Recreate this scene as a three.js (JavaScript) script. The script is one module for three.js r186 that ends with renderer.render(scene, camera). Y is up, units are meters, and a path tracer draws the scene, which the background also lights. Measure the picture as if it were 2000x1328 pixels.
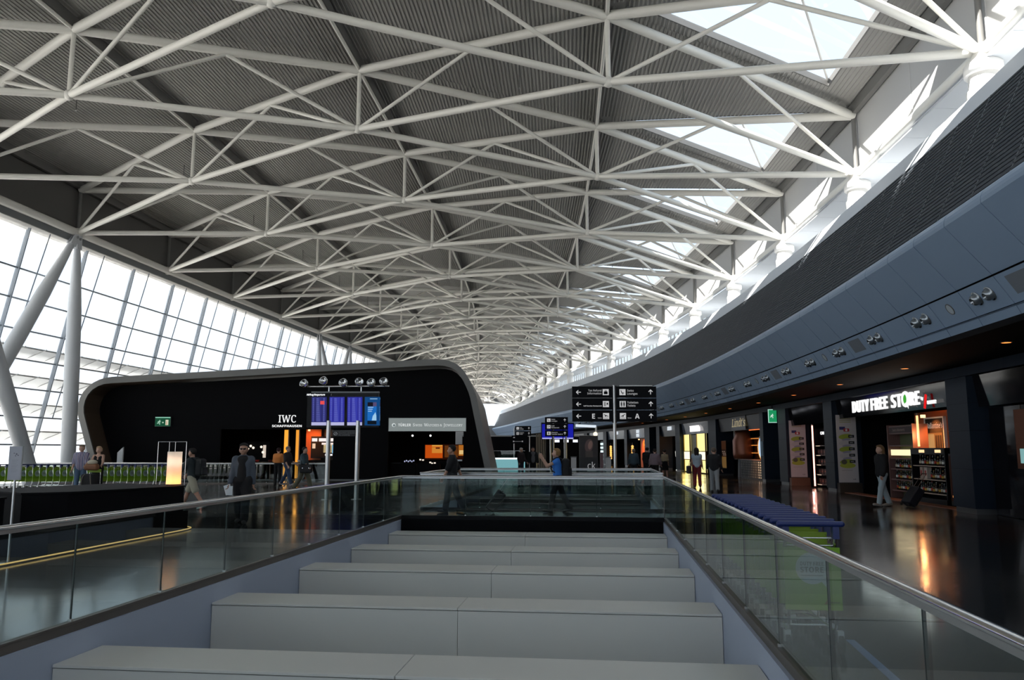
import * as THREE from 'three';
import { mergeGeometries, mergeVertices } from 'three/addons/utils/BufferGeometryUtils.js';
import { RoundedBoxGeometry } from 'three/addons/geometries/RoundedBoxGeometry.js';
import { TextGeometry } from 'three/addons/geometries/TextGeometry.js';
import { FontLoader } from 'three/addons/loaders/FontLoader.js';
import { RectAreaLightUniformsLib } from 'three/addons/lights/RectAreaLightUniformsLib.js';
RectAreaLightUniformsLib.init();

// ------------------------------------------------------------------ camera, sky, sun, exposure
const scene = new THREE.Scene();
const EYE = 1.65;
const camera = new THREE.PerspectiveCamera(2 * Math.atan(664 / 1550) * 180 / Math.PI, 2000 / 1328, 0.1, 3000);
camera.position.set(0, EYE, 0);
camera.rotation.set(Math.atan(214 / 1550), 0, 0);
scene.add(camera);
const renderer = new THREE.WebGLRenderer({ antialias: true });
renderer.toneMapping = THREE.LinearToneMapping;
renderer.toneMappingExposure = 1.12;
renderer.shadowMap.enabled = true;
{ // a clear summer sky: white haze at the horizon, blue overhead, the same all round
  const w = 64, h = 128, d = new Float32Array(w * h * 4), K = 1.15;
  for (let y = 0; y < h; y++) for (let x = 0; x < w; x++) {
    const el = Math.max(0, Math.sin((y + .5 - h / 2) / h * Math.PI)), q = Math.pow(el, .45);
    const o = (y * w + x) * 4;
    d[o] = K * (1.08 - .42 * q); d[o + 1] = K * (1.12 - .22 * q); d[o + 2] = K * (1.18 + .02 * q); d[o + 3] = 1;
  }
  const sky = new THREE.DataTexture(d, w, h, THREE.RGBAFormat, THREE.FloatType);
  sky.mapping = THREE.EquirectangularReflectionMapping; sky.magFilter = THREE.LinearFilter; sky.needsUpdate = true;
  scene.background = sky; scene.environment = sky;
}
const sun = new THREE.DirectionalLight(new THREE.Color(1, .95, .88), 21);
sun.position.set(-75, 100, 55); sun.target.position.set(0, 0, 0);
sun.castShadow = true; sun.shadow.mapSize.set(4096, 4096);
Object.assign(sun.shadow.camera, { left: -140, right: 140, top: 140, bottom: -140, near: 1, far: 400 });
sun.name = 'sun'; scene.add(sun, sun.target);

// ------------------------------------------------------------------ small helpers
const V = (x, y, z) => new THREE.Vector3(x, y, z);
let seed = 12345;
const rnd = () => { seed = (seed * 1664525 + 1013904223) >>> 0; return seed / 4294967296; };
const used = {};
function numbered(n) { const k = used[n] = (used[n] ?? -1) + 1; return k ? n + '_' + String(k).padStart(3, '0') : n; }
function lin(r, g, b) { return new THREE.Color().setRGB(r, g, b); }
function mat(c, rough = .6, metal = 0, extra = {}) {
  return new THREE.MeshStandardMaterial({ color: c instanceof THREE.Color ? c : new THREE.Color(c), roughness: rough, metalness: metal, ...extra });
}
function dark(c, rough, spec = .3) { return new THREE.MeshPhysicalMaterial({ color: c, roughness: rough, metalness: 0, specularIntensity: spec }); }
function glow(c, k) { const col = new THREE.Color(c); return new THREE.MeshStandardMaterial({ color: 0x050505, roughness: .6, emissive: col, emissiveIntensity: k }); }
function mesh(name, geo, m, parent, top) {
  const o = new THREE.Mesh(geo, m); o.castShadow = o.receiveShadow = true;
  o.name = top ? numbered(name) : name; (parent ?? scene).add(o); return o;
}
function thing(name, label, category, pos = [0, 0, 0], ry = 0, group) {
  const g = new THREE.Group(); g.name = numbered(name); g.position.set(...pos); g.rotation.y = ry;
  g.userData = { label, category }; if (group) g.userData.group = group; scene.add(g); return g;
}
function struct(name, label) { const g = new THREE.Group(); g.name = name; g.userData = { kind: 'structure', label, category: name.split('_')[0] }; scene.add(g); return g; }
function dup(o, label, pos, ry) {
  const c = o.clone(); c.name = numbered(o.name.replace(/_\d{3}$/, '')); c.userData = { ...o.userData, label: label ?? o.userData.label };
  if (pos) c.position.set(...pos); if (ry !== undefined) c.rotation.y = ry; scene.add(c); return c;
}
const boxCache = {};
function bx(w, h, d, x = 0, y = 0, z = 0) { const g = new THREE.BoxGeometry(w, h, d); if (x || y || z) g.translate(x, y, z); return g; }
function box(name, w, h, d, x, y, z, m, parent, r) {
  const key = [w, h, d, r ?? 0].map((v) => v.toFixed(4)).join();
  const g = boxCache[key] ??= r ? new RoundedBoxGeometry(w, h, d, 2, r) : new THREE.BoxGeometry(w, h, d);
  const o = mesh(name, g, m, parent); o.position.set(x, y, z); return o;
}
const cylCache = {};
function bar(name, a, b, r, m, parent, seg = 10) {            // a round bar from a to b
  const g = cylCache[seg] ??= new THREE.CylinderGeometry(1, 1, 1, seg, 1);
  const o = mesh(name, g, m, parent), d = b.clone().sub(a), L = d.length();
  o.position.copy(a).addScaledVector(d, .5); o.quaternion.setFromUnitVectors(V(0, 1, 0), d.normalize()); o.scale.set(r, L, r); return o;
}
function beam(name, a, b, w, h, m, parent) {                  // a square bar from a to b, h upward
  const g = boxCache.unit ??= new THREE.BoxGeometry(1, 1, 1);
  const o = mesh(name, g, m, parent), d = b.clone().sub(a), L = d.length();
  const M = new THREE.Matrix4(), z = d.clone().normalize(), x = V(0, 1, 0).cross(z).normalize(), y = z.clone().cross(x);
  M.makeBasis(x, y, z); o.quaternion.setFromRotationMatrix(M); o.position.copy(a).addScaledVector(d, .5); o.scale.set(w, h, L); return o;
}
function tube(pts, r, n = 24, seg = 8) { return new THREE.TubeGeometry(new THREE.CatmullRomCurve3(pts), n, r, seg); }
function canvasTex(w, h, draw) {
  const c = document.createElement('canvas'); c.width = w; c.height = h; const g = c.getContext('2d'); draw(g, w, h);
  const t = new THREE.CanvasTexture(c); t.colorSpace = THREE.SRGBColorSpace; t.anisotropy = 8; return t;
}
function noiseTex(n, f, srgb) {
  const d = new Uint8Array(n * n * 4);
  for (let y = 0; y < n; y++) for (let x = 0; x < n; x++) { const v = f(x / n, y / n), o = (y * n + x) * 4; d[o] = v[0]; d[o + 1] = v[1]; d[o + 2] = v[2]; d[o + 3] = 255; }
  const t = new THREE.DataTexture(d, n, n); t.wrapS = t.wrapT = THREE.RepeatWrapping; t.magFilter = THREE.LinearFilter; if (srgb) t.colorSpace = THREE.SRGBColorSpace; t.needsUpdate = true; return t;
}

// ------------------------------------------------------------------ plan of the hall (a curved strip that narrows away from the camera)
const LAM = 1.27, NR = 5, OFF = [15.1546, 7.655, 0, -7.1518, -13.77].map((v) => v * LAM);
const YL = [8.1277, 9.5358, 10, 9.7191, 8.8677].map((v) => v * LAM + EYE), YU = [9.9503, 11.3865, 11.9651, 11.653, 10.7042].map((v) => v * LAM + EYE);
function centre(s) {
  const n = 24, d = 7.1923 * LAM * s / n; let x = -4.8489 * LAM, z = 23.856 * LAM;
  for (let k = 0; k < n; k++) { const t = s * (k + .5) / n, p = .0736 - .0109 * t - .00025 * t * t; x += d * Math.sin(p); z += d * Math.cos(p); }
  return [x, z, .0736 - .0109 * s - .00025 * s * s];
}
function taper(s) {
  if (s <= 7) return 1 - .0062 * s - .0054 * s * s;
  return 1 - .0062 * 7 - .0054 * 49 + (-.0062 - .0054 * 14) * 3 * (1 - Math.exp(-(s - 7) / 3));
}
const drop = (s) => s > 8 ? 1 - .028 * (s - 8) : 1;
function plan(s, off) { const [x, z, p] = centre(s), o = off * taper(s); return V(x + o * Math.cos(p), 0, -(z - o * Math.sin(p))); }
function node(layer, r, i) {
  const s = i + .5 * r - 1, q = plan(s, OFF[r]); q.y = (layer === 'U' ? YU : YL)[r]; q.y = EYE + (q.y - EYE) * drop(s); return q;
}
// the line of the right-hand wall, by length along it
const NW = 840, WS = [], WP = []; let acc = 0;
for (let k = 0; k <= NW; k++) { const p = plan(-5 + k * .025, OFF[0]); if (k) acc += p.distanceTo(WP[k - 1]); WP.push(p); WS.push(acc); }
function wallAt(t) {
  let k = 1; while (k < NW - 1 && WS[k] < t) k++;
  const f = (t - WS[k - 1]) / (WS[k] - WS[k - 1]), p = WP[k - 1].clone().lerp(WP[k], f);
  const a = WP[Math.max(0, k - 8)], b = WP[Math.min(NW, k + 8)], T = b.clone().sub(a).normalize();
  return { p, T, N: V(T.z, 0, -T.x), ry: Math.atan2(-T.x, -T.z) };   // N points into the hall
}
{ const q = wallAt(40); if (q.N.x > 0) console.log('wall normal flipped'); }
const wallPt = (t, o, y) => { const { p, N } = wallAt(t); return p.clone().addScaledVector(N, o).setY(y); };
// a group at length t along the right-hand wall: local x runs towards the camera, local z into the hall
function wallFrame(g, t, o = 0, y = 0) { const { p, N, T } = wallAt(t); g.position.copy(p).addScaledVector(N, o).setY(y); g.quaternion.setFromRotationMatrix(new THREE.Matrix4().makeBasis(T.clone().negate(), V(0, 1, 0), N)); return g; }

// ------------------------------------------------------------------ materials
const speck = noiseTex(256, () => { const v = 255 * (.72 + .28 * rnd()); return [v, v, v]; });
const granite = noiseTex(512, (u, v) => { const r = rnd(), k = r > .97 ? 92 : r > .8 ? 56 : 42 + 10 * rnd(); return [k, k * .99, k * .97]; }, true);
granite.repeat.set(.9, .9);
const smear = noiseTex(256, (u, v) => { const q = 28 + 10 * Math.sin(6.283 * (u * 3 + Math.sin(6.283 * v * 2) * .2)) + 10 * rnd(); return [0, q, 0]; });
smear.repeat.set(.07, .07);
const M = {
  steel: mat(lin(.80, .785, .74), .42), steelW: mat(lin(.80, .79, .77), .45),
  deck: mat(lin(.335, .33, .315), .65), purlin: mat(lin(.16, .158, .155), .6), darkPanel: mat(lin(.085, .083, .08), .6),
  greyPanel: mat(lin(.46, .46, .46), .55), pale: mat(lin(.54, .565, .60), .5),
  floor: new THREE.MeshStandardMaterial({ color: 0xffffff, map: granite, roughness: 1.15, roughnessMap: smear, metalness: 0 }),
  blue: dark(lin(.25, .34, .47), .36, .5), louvre: dark(lin(.07, .08, .094), .55, .4), lipBlue: dark(lin(.27, .36, .48), .28, .6),
  white: mat(lin(.74, .735, .70), .5), cream: mat(lin(.65, .64, .60), .5), voidWall: mat(lin(.42, .47, .58), .55),
  chrome: mat(lin(.72, .72, .72), .16, 1), brushed: mat(lin(.55, .55, .55), .32, 1), bronze: mat(lin(.15, .13, .115), .4, .6),
  black: dark(lin(.005, .005, .006), .4, .35), blackMatt: dark(lin(.004, .004, .005), .8, .25), blackGloss: dark(lin(.006, .006, .008), .07, .35),
  navy: dark(lin(.012, .020, .034), .45, .35), wood: mat(lin(.105, .072, .048), .5), taupe: mat(lin(.15, .13, .11), .5), grey: mat(lin(.18, .19, .2), .5),
  aluminium: mat(lin(.24, .275, .32), .4), concrete: mat(lin(.54, .525, .50), .9),
  glass: new THREE.MeshPhysicalMaterial({ color: lin(.97, .985, .98), roughness: 0, metalness: 0, transmission: 1, thickness: 0, ior: 1.5 }),
  railGlass: new THREE.MeshPhysicalMaterial({ color: lin(.74, .80, .79), roughness: 0, metalness: 0, transmission: 1, thickness: 0, ior: 1.5 }),
  edge: dark(lin(.01, .022, .02), .3, .5), footSteel: mat(lin(.12, .12, .125), .35, .6),
  cartBlue: mat(lin(.008, .02, .12), .4), rubber: mat(lin(.02, .02, .02), .8), green: mat(lin(.24, .36, .02), .5),
};
const fontSans = await new FontLoader().loadAsync('fonts/droid/droid_sans_bold.typeface.json');
const fontSerif = await new FontLoader().loadAsync('fonts/droid/droid_serif_regular.typeface.json');
function letters(name, text, font, size, depth, m, parent, x, y, z, width) {
  const g = new TextGeometry(text, { font, size, depth, curveSegments: 4, bevelEnabled: false });
  g.computeBoundingBox(); const b = g.boundingBox, w = b.max.x - b.min.x, k = width ? width / w : 1;
  g.translate(-(b.min.x + b.max.x) / 2, -(b.min.y + b.max.y) / 2, 0); g.scale(k, 1, 1);
  const o = mesh(name, g, m, parent); o.position.set(x, y, z); return o;
}
// ------------------------------------------------------------------ floor, voids, beams, outside ground
const VA = 6.6 * Math.PI / 180, vdir = V(Math.sin(VA), 0, -Math.cos(VA)), vside = V(Math.cos(VA), 0, Math.sin(VA));
const VL = V(-2.71, 0, -19.83), VR = V(3.68, 0, -19.83);       // far corners of the first void
const VW = VR.clone().sub(VL).dot(vside);
VR.copy(VL).addScaledVector(vside, VW);
const onVoid = (a, f, y = 0) => VL.clone().addScaledVector(vside, a).addScaledVector(vdir, f).setY(y);   // a across from the left edge, f beyond the far edge
const V1 = { a0: 0, a1: VW, f0: -18.3, f1: 0 }, V2 = { a0: -.15, a1: VW + .15, f0: 2.75, f1: 8.1 };
{
  const g = struct('floor', 'dark polished granite floor of the departure hall');
  const sh = new THREE.Shape(); const pts = [];
  for (let s = -5.6; s <= 15.6; s += .4) { const a = plan(s, OFF[4]), b = plan(s, OFF[3]); pts.push(a.clone().add(a.clone().sub(b).setLength(2.2))); }
  for (let t = WS[NW] - .5; t >= 0; t -= 4) pts.push(wallPt(t, -6.2, 0));
  { const e = wallAt(0); pts.push(e.p.clone().addScaledVector(e.T, -5).addScaledVector(e.N, -6.2)); }
  pts.forEach((p, k) => k ? sh.lineTo(p.x, p.z) : sh.moveTo(p.x, p.z));
  for (const v of [V1, V2]) {
    const h = new THREE.Path(); [[v.a0, v.f0], [v.a1, v.f0], [v.a1, v.f1], [v.a0, v.f1]].forEach(([a, f], k) => { const p = onVoid(a, f); k ? h.lineTo(p.x, p.z) : h.moveTo(p.x, p.z); });
    h.closePath(); sh.holes.push(h);
  }
  const geo = new THREE.ExtrudeGeometry(sh, { depth: .35, bevelEnabled: false }); geo.rotateX(Math.PI / 2);
  mesh('floor_slab', geo, M.floor, g);
  const low = mesh('lower_floor', bx(60, .2, 90), M.cream, g); low.position.set(0, -5.6, -30);
  const stripe = mat(lin(.03, .17, .46), .4);
  const st = mesh('blue_floor_line', bx(.07, .004, 3.9), stripe, g); st.position.set(2.66, .0025, -5.3); st.rotation.y = -.152;
}
{ // walls that line the two floor openings
  const g = struct('wall_void', 'pale blue grey lining of the floor opening');
  const m = M.voidWall;
  for (const v of [V1, V2]) {
    const L = v.f1 - v.f0, W = v.a1 - v.a0;
    for (const [a, s] of [[v.a0, -1], [v.a1, 1]]) {
      const o = mesh('lining', bx(.04, 5.4, L), m, g), c = onVoid(a - s * .021, (v.f0 + v.f1) / 2, -2.74); o.position.copy(c); o.rotation.y = -VA;
    }
    for (const [f, s] of [[v.f0, -1], [v.f1, 1]]) {
      const o = mesh('lining', bx(W - .09, 4.9, .12), m, g), c = onVoid((v.a0 + v.a1) / 2, f - s * .061, -3.0); o.position.copy(c); o.rotation.y = -VA;
      if (v === V2 && s > 0) continue; const k = mesh('edge_fascia', bx(W - .09, .52, .17), M.blackMatt, g), q = onVoid((v.a0 + v.a1) / 2, f - s * .09, -.285); k.position.copy(q); k.rotation.y = -VA;
    }
  }
}
{ // white box beams that cross the first opening
  const fs = [-15.0, -12.14, -9.22, -6.32, -3.65, -.95];
  const lab = ['nearest pale box beam across the floor opening, at the bottom edge', 'second pale box beam across the floor opening', 'third pale box beam across the floor opening', 'fourth pale box beam across the floor opening', 'fifth pale box beam across the floor opening', 'farthest pale box beam, just under the black bridge edge'];
  fs.forEach((f, k) => {
    const p = onVoid(VW / 2, f), t = thing('box_beam', lab[k], 'beam', [p.x, -.25, p.z], -VA, 'pale box beams in the floor opening');
    const W = VW - .09, third = W / 2;
    for (let j = 0; j < 2; j++) box('front_panel', third - .006, 1.06, .70, -W / 2 + third * (j + .5), -.565, 0, M.cream, t);
    for (let j = 0; j < 2; j++) box('top_panel', third - .006, .028, .72, -W / 2 + third * (j + .5), -.014, 0, M.cream, t, .006);
  });
}
{ // glass balustrades round the openings
  function railing(p0, p1, label, trim = M.bronze) {
    const d = p1.clone().sub(p0), L = d.length(), t = thing('glass_railing', label, 'railing', [p0.x, 0, p0.z], Math.atan2(-d.z, d.x));
    const n = Math.round(L / 1.5), w = L / n;
    for (let k = 0; k < n; k++) box('glass_pane', w - .012, .93, .014, w * (k + .5), .50, 0, M.railGlass, t);
    const hr = mesh('handrail', new THREE.CapsuleGeometry(.024, L, 5, 16), M.chrome, t); hr.rotation.z = Math.PI / 2; hr.position.set(L / 2, 1.0, 0); hr.scale.set(1, 1, 1.25);
    box('rail_channel', L, .03, .026, L / 2, .965, 0, M.brushed, t);
    box('base_profile', L, .085, .05, L / 2, .0, 0, trim, t, .006);
    box('base_trim', L, .02, .075, L / 2, .05, 0, trim, t, .004);
    for (let k = 1; k < n; k++) box('pane_edge', .010, .92, .016, w * k, .50, 0, M.edge, t);
    for (let k = 1; k < n; k++) box('glass_clamp', .03, .02, .04, w * k, .07, 0, M.brushed, t);
    return t;
  }
  const e = .02;
  railing(onVoid(-e, V1.f0), onVoid(-e, V1.f1), 'long glass balustrade with steel handrail left of the floor opening');
  railing(onVoid(VW + e, V1.f0 - .35), onVoid(VW + e, V1.f1), 'long glass balustrade with steel handrail right of the floor opening, beside trolleys');
  railing(onVoid(0, V1.f1 + e), onVoid(VW, V1.f1 + e), 'glass balustrade across the far end of the near floor opening', M.black);
  railing(onVoid(V2.a0, V2.f0 - e), onVoid(V2.a1, V2.f0 - e), 'glass balustrade behind the two people on the bridge', M.black);
  railing(onVoid(V2.a0 - e, V2.f0), onVoid(V2.a0 - e, V2.f1), 'short glass balustrade left of the second floor opening');
  railing(onVoid(V2.a1 + e, V2.f0), onVoid(V2.a1 + e, V2.f1), 'short glass balustrade right of the second floor opening');
  railing(onVoid(V2.a0, V2.f1 + e), onVoid(V2.a1, V2.f1 + e), 'glass balustrade at the far end of the second floor opening');
  railing(V(-23.6, 0, -39.4), V(-9.0, 0, -39.0), 'glass balustrade with two-line steel rail behind the row of trolleys');
}
{ const o = mesh('ground', bx(900, .3, 900), M.concrete); o.position.set(-250, -6.2, -120); o.userData = { kind: 'structure', label: 'pale concrete apron outside the glass front', category: 'ground' }; }

// ------------------------------------------------------------------ roof frame
const I0 = -7, I1 = 15;
{
  const t = thing('roof_space_frame', 'white tubular steel space frame under the whole roof', 'roof truss');
  const seen = (a, b) => Math.min(a.z, b.z) < 3;
  const R = { lower_chord: .125, upper_chord: .165, post: .085, web: .075 };
  const seg = (r1, i1, r2, i2) => {
    const A = node('L', r1, i1), B = node('L', r2, i2), C = node('U', r1, i1), D = node('U', r2, i2);
    if (!seen(A, B)) return;
    bar('lower_chord', A, B, R.lower_chord, M.steel, t, 12); bar('upper_chord', C, D, R.upper_chord, M.steel, t, 12);
    const m = C.clone().add(D).multiplyScalar(.5).setY((C.y + D.y) / 2 - .12);
    bar('web', A, m, R.web, M.steel, t, 8); bar('web', m, B, R.web, M.steel, t, 8);
  };
  for (let i = I0; i <= I1; i++) for (let r = 0; r < 4; r++) {
    if (r < 4) seg(r, i, r + 1, i);
    if (i > I0) seg(r, i, r + 1, i - 1);
  }
  for (let i = I0; i <= I1; i++) for (let r = 0; r < 5; r++) {
    const A = node('L', r, i), C = node('U', r, i); if (A.z > 3) continue;
    bar('post', A, C, R.post, r === 4 || r === 0 ? M.purlin : M.steel, t, 8);
    const n = mesh('node', cylCache.sph ??= new THREE.SphereGeometry(1, 12, 8), M.steel, t); n.position.copy(A); n.scale.setScalar(r === 0 || r === 4 ? .26 : .19);
    if (i < I1) {
      const A2 = node('L', r, i + 1), C2 = node('U', r, i + 1);
      beam('purlin', C.clone().setY(C.y + .22), C2.clone().setY(C2.y + .22), .2, .4, M.purlin, t);
      if (r > 0 && r < 4) bar('bottom_tie', C.clone().setY(C.y - .02), C2.clone().setY(C2.y - .02), .07, M.steel, t, 8);
      if (r === 0 || r === 4) bar('edge_tube', A, A2, r ? .20 : .15, M.steel, t, 14);
    }
  }
}
// ------------------------------------------------------------------ roof skin of ribbed sheet with glazed triangles along the right
function clipLine(poly, c) {                                   // poly of [u,v]: the stretch of the line u=c inside it
  const hits = []; for (let k = 0; k < poly.length; k++) { const [u0, v0] = poly[k], [u1, v1] = poly[(k + 1) % poly.length]; if ((u0 - c) * (u1 - c) < 0) hits.push(v0 + (v1 - v0) * (c - u0) / (u1 - u0)); }
  return hits.length < 2 ? null : [Math.min(...hits), Math.max(...hits)];
}
function deckGeo(P, along, ribs) {                             // P: coplanar convex polygon, seen from below
  const n = V().crossVectors(P[1].clone().sub(P[0]), P[2].clone().sub(P[0])).normalize(); if (n.y > 0) n.negate();
  const v = along.clone().addScaledVector(n, -along.dot(n)).normalize(), u = V().crossVectors(v, n), o = P[0];
  const uv = P.map((p) => { const d = p.clone().sub(o); return [d.dot(u), d.dot(v)]; });
  const at = (a, b, c) => o.clone().addScaledVector(u, a).addScaledVector(v, b).addScaledVector(n, c);
  const pos = []; const tri = (a, b, c) => pos.push(a.x, a.y, a.z, b.x, b.y, b.z, c.x, c.y, c.z); const quad = (a, b, c, d) => { tri(a, b, c); tri(a, c, d); };
  const lo = uv.map(([a, b]) => at(a, b, 0)), hi = uv.map(([a, b]) => at(a, b, -.16));
  for (let k = 1; k + 1 < P.length; k++) { tri(lo[0], lo[k], lo[k + 1]); tri(hi[0], hi[k + 1], hi[k]); }
  for (let k = 0; k < P.length; k++) { const j = (k + 1) % P.length; quad(lo[k], lo[j], hi[j], hi[k]); }
  if (ribs) {
    const us = uv.map((q) => q[0]), a = Math.min(...us), b = Math.max(...us);
    for (let c = Math.ceil(a / ribs) * ribs; c < b; c += ribs) {
      const h = clipLine(uv, c); if (!h || h[1] - h[0] < .3) continue;
      const w = ribs * .26, d = ribs * .2;
      const A = [at(c - w, h[0], 0), at(c - w * .6, h[0], d), at(c + w * .6, h[0], d), at(c + w, h[0], 0)], B = [at(c - w, h[1], 0), at(c - w * .6, h[1], d), at(c + w * .6, h[1], d), at(c + w, h[1], 0)];
      for (let k = 0; k < 3; k++) quad(A[k], A[k + 1], B[k + 1], B[k]);
    }
  }
  const g = new THREE.BufferGeometry(); g.setAttribute('position', new THREE.Float32BufferAttribute(pos, 3)); g.computeVertexNormals(); return g;
}
{
  const g = struct('ceiling', 'grey ribbed metal roof deck above the space frame');
  const up = (r, i) => { const p = node('U', r, i); p.y += .46; return p; };
  const mull = M.steelW;
  for (let i = I0; i < I1; i++) for (let r = 0; r < 4; r++) {
    const near = i + r / 2 < 6, ribs = near ? .15 : 0;
    const a = up(r, i), b = up(r, i + 1), c = up(r + 1, i), along = b.clone().sub(a).normalize();
    if (Math.min(a.z, b.z, c.z) > 20) continue;
    if (r === 0) {                                             // triangle with a skylight
      const ctr = (p, q, s, wp, wq, ws) => p.clone().multiplyScalar(wp).addScaledVector(q, wq).addScaledVector(s, ws);
      const A = ctr(a, b, c, .81, .06, .13), B = ctr(a, b, c, .06, .81, .13), C = ctr(a, b, c, .06, .06, .88);
      for (const q of [[a, b, B, A], [b, c, C, B], [c, a, A, C]]) mesh('deck_panel', deckGeo(q, along, ribs), M.deck, g);
      const lift = .9, ap = ctr(A, B, C, .42, .30, .28); ap.y += lift;
      for (const [p, q] of [[A, B], [B, C], [C, A]]) {
        const pg = new THREE.BufferGeometry(); const P = p.clone().setY(p.y + .18), Q = q.clone().setY(q.y + .18);
        pg.setAttribute('position', new THREE.Float32BufferAttribute([P, Q, ap].flatMap((w) => [w.x, w.y, w.z]), 3)); pg.computeVertexNormals();
        const o = mesh('skylight_pane', pg, M.glass, g); o.castShadow = false;
        beam('curb', p.clone().setY(p.y + .1), q.clone().setY(q.y + .1), .06, .24, M.purlin, g);
        bar('skylight_bar', P, ap, .05, mull, g, 6);
      }
    } else mesh('deck_panel', deckGeo([a, b, c], along, ribs), M.deck, g);
    if (i > I0) { const d = up(r + 1, i - 1); if (Math.min(a.z, c.z, d.z) < 20) mesh('deck_panel', deckGeo([a, d, c], along, ribs), M.deck, g); }
  }
  for (let i = I0; i < I1; i++) {                              // eaves that run out past the glass front
    const a = up(4, i), b = up(4, i + 1), c = up(3, i), out = a.clone().sub(c).setY(0).projectOnVector(V(b.z - a.z, 0, a.x - b.x)).setLength(8.0); if (a.z > 20) continue;
    mesh('eaves_panel', deckGeo([a, b, b.clone().add(out).setY(b.y - 1.0), a.clone().add(out).setY(a.y - 1.0)], b.clone().sub(a).normalize(), 0), M.steelW, g);
    const e = up(0, i), f = up(0, i + 1), inn = up(1, i), o2 = e.clone().sub(inn).setY(0).projectOnVector(V(f.z - e.z, 0, e.x - f.x)).setLength(3.4);
    mesh('eaves_panel', deckGeo([e, f, f.clone().add(o2).setY(f.y - .5), e.clone().add(o2).setY(e.y - .5)], f.clone().sub(e).normalize(), 0), M.darkPanel, g);
  }
  // ends of the roof
}
{ // small sprinkler rods hanging from the deck
  let n = 0; const spots = [['right of the third roof bay', .5, 0]];
  for (let i = -1; i <= 4; i++) for (let r = 0; r < 4; r++) {
    const a = node('U', r, i), b = node('U', r, i + 1), c = node('U', r + 1, i), p = a.add(b).add(c).multiplyScalar(1 / 3); if (r === 0) { const d = node('U', 1, i - 1); p.copy(node('U', 0, i)).add(node('U', 1, i)).add(d).multiplyScalar(1 / 3); }
    if (p.z > -9) continue;
    const t = thing('roof_sprinkler', 'thin sprinkler pendant hanging from the ribbed roof deck', 'sprinkler', [p.x, p.y - .5, p.z], 0, 'sprinkler pendants under the roof');
    bar('pipe', V(0, 0, 0), V(0, 1.0, 0), .018, M.purlin, t, 6); mesh('head', new THREE.ConeGeometry(.045, .07, 8), M.brushed, t);
  }
}
{ // closing walls: above the glass front, above the right-hand clerestory, and at both ends
  const g = struct('wall_left', 'dark upper wall between roof and glass front');
  for (let i = I0; i < I1; i++) {
    const a = node('L', 4, i), b = node('L', 4, i + 1), c = node('U', 4, i + 1), d = node('U', 4, i); if (a.z > 20) continue;
    const out = node('U', 4, i).sub(node('U', 3, i)).setY(0).setLength(.25);
    c.y += .5; d.y += .5; for (const p of [a, b, c, d]) p.add(out);
    mesh('upper_panel', deckGeo2([a, b, c, d], .1), M.darkPanel, g);
  }
  const h = struct('wall_upper_right', 'grey panels between the right roof edge and the edge tube');
  for (let i = I0; i < I1; i++) {
    const a = node('L', 0, i), b = node('L', 0, i + 1), c = node('U', 0, i + 1), d = node('U', 0, i); if (a.z > 20) continue;
    const out = node('U', 0, i).sub(node('U', 1, i)).setY(0).setLength(.2);
    c.y += .46; d.y += .46; for (const p of [a, b, c, d]) p.add(out);
    const mid = (p, q, f) => p.clone().lerp(q, f);
    for (let k = 0; k < 2; k++) mesh('upper_panel', deckGeo2([mid(a, b, k / 2 + .003), mid(a, b, k / 2 + .497), mid(d, c, k / 2 + .497), mid(d, c, k / 2 + .003)], .08), M.greyPanel, h);
  }
}
function deckGeo2(P, t) {                                      // a flat slab from four corners
  const n = V().crossVectors(P[1].clone().sub(P[0]), P[3].clone().sub(P[0])).normalize().multiplyScalar(t / 2), pos = [];
  const A = P.map((p) => p.clone().add(n)), B = P.map((p) => p.clone().sub(n));
  const tri = (a, b, c) => pos.push(a.x, a.y, a.z, b.x, b.y, b.z, c.x, c.y, c.z), quad = (a, b, c, d) => { tri(a, b, c); tri(a, c, d); };
  quad(A[0], A[1], A[2], A[3]); quad(B[3], B[2], B[1], B[0]);
  for (let k = 0; k < 4; k++) { const j = (k + 1) % 4; quad(A[k], B[k], B[j], A[j]); }
  const g = new THREE.BufferGeometry(); g.setAttribute('position', new THREE.Float32BufferAttribute(pos, 3)); g.computeVertexNormals(); return g;
}
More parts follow.
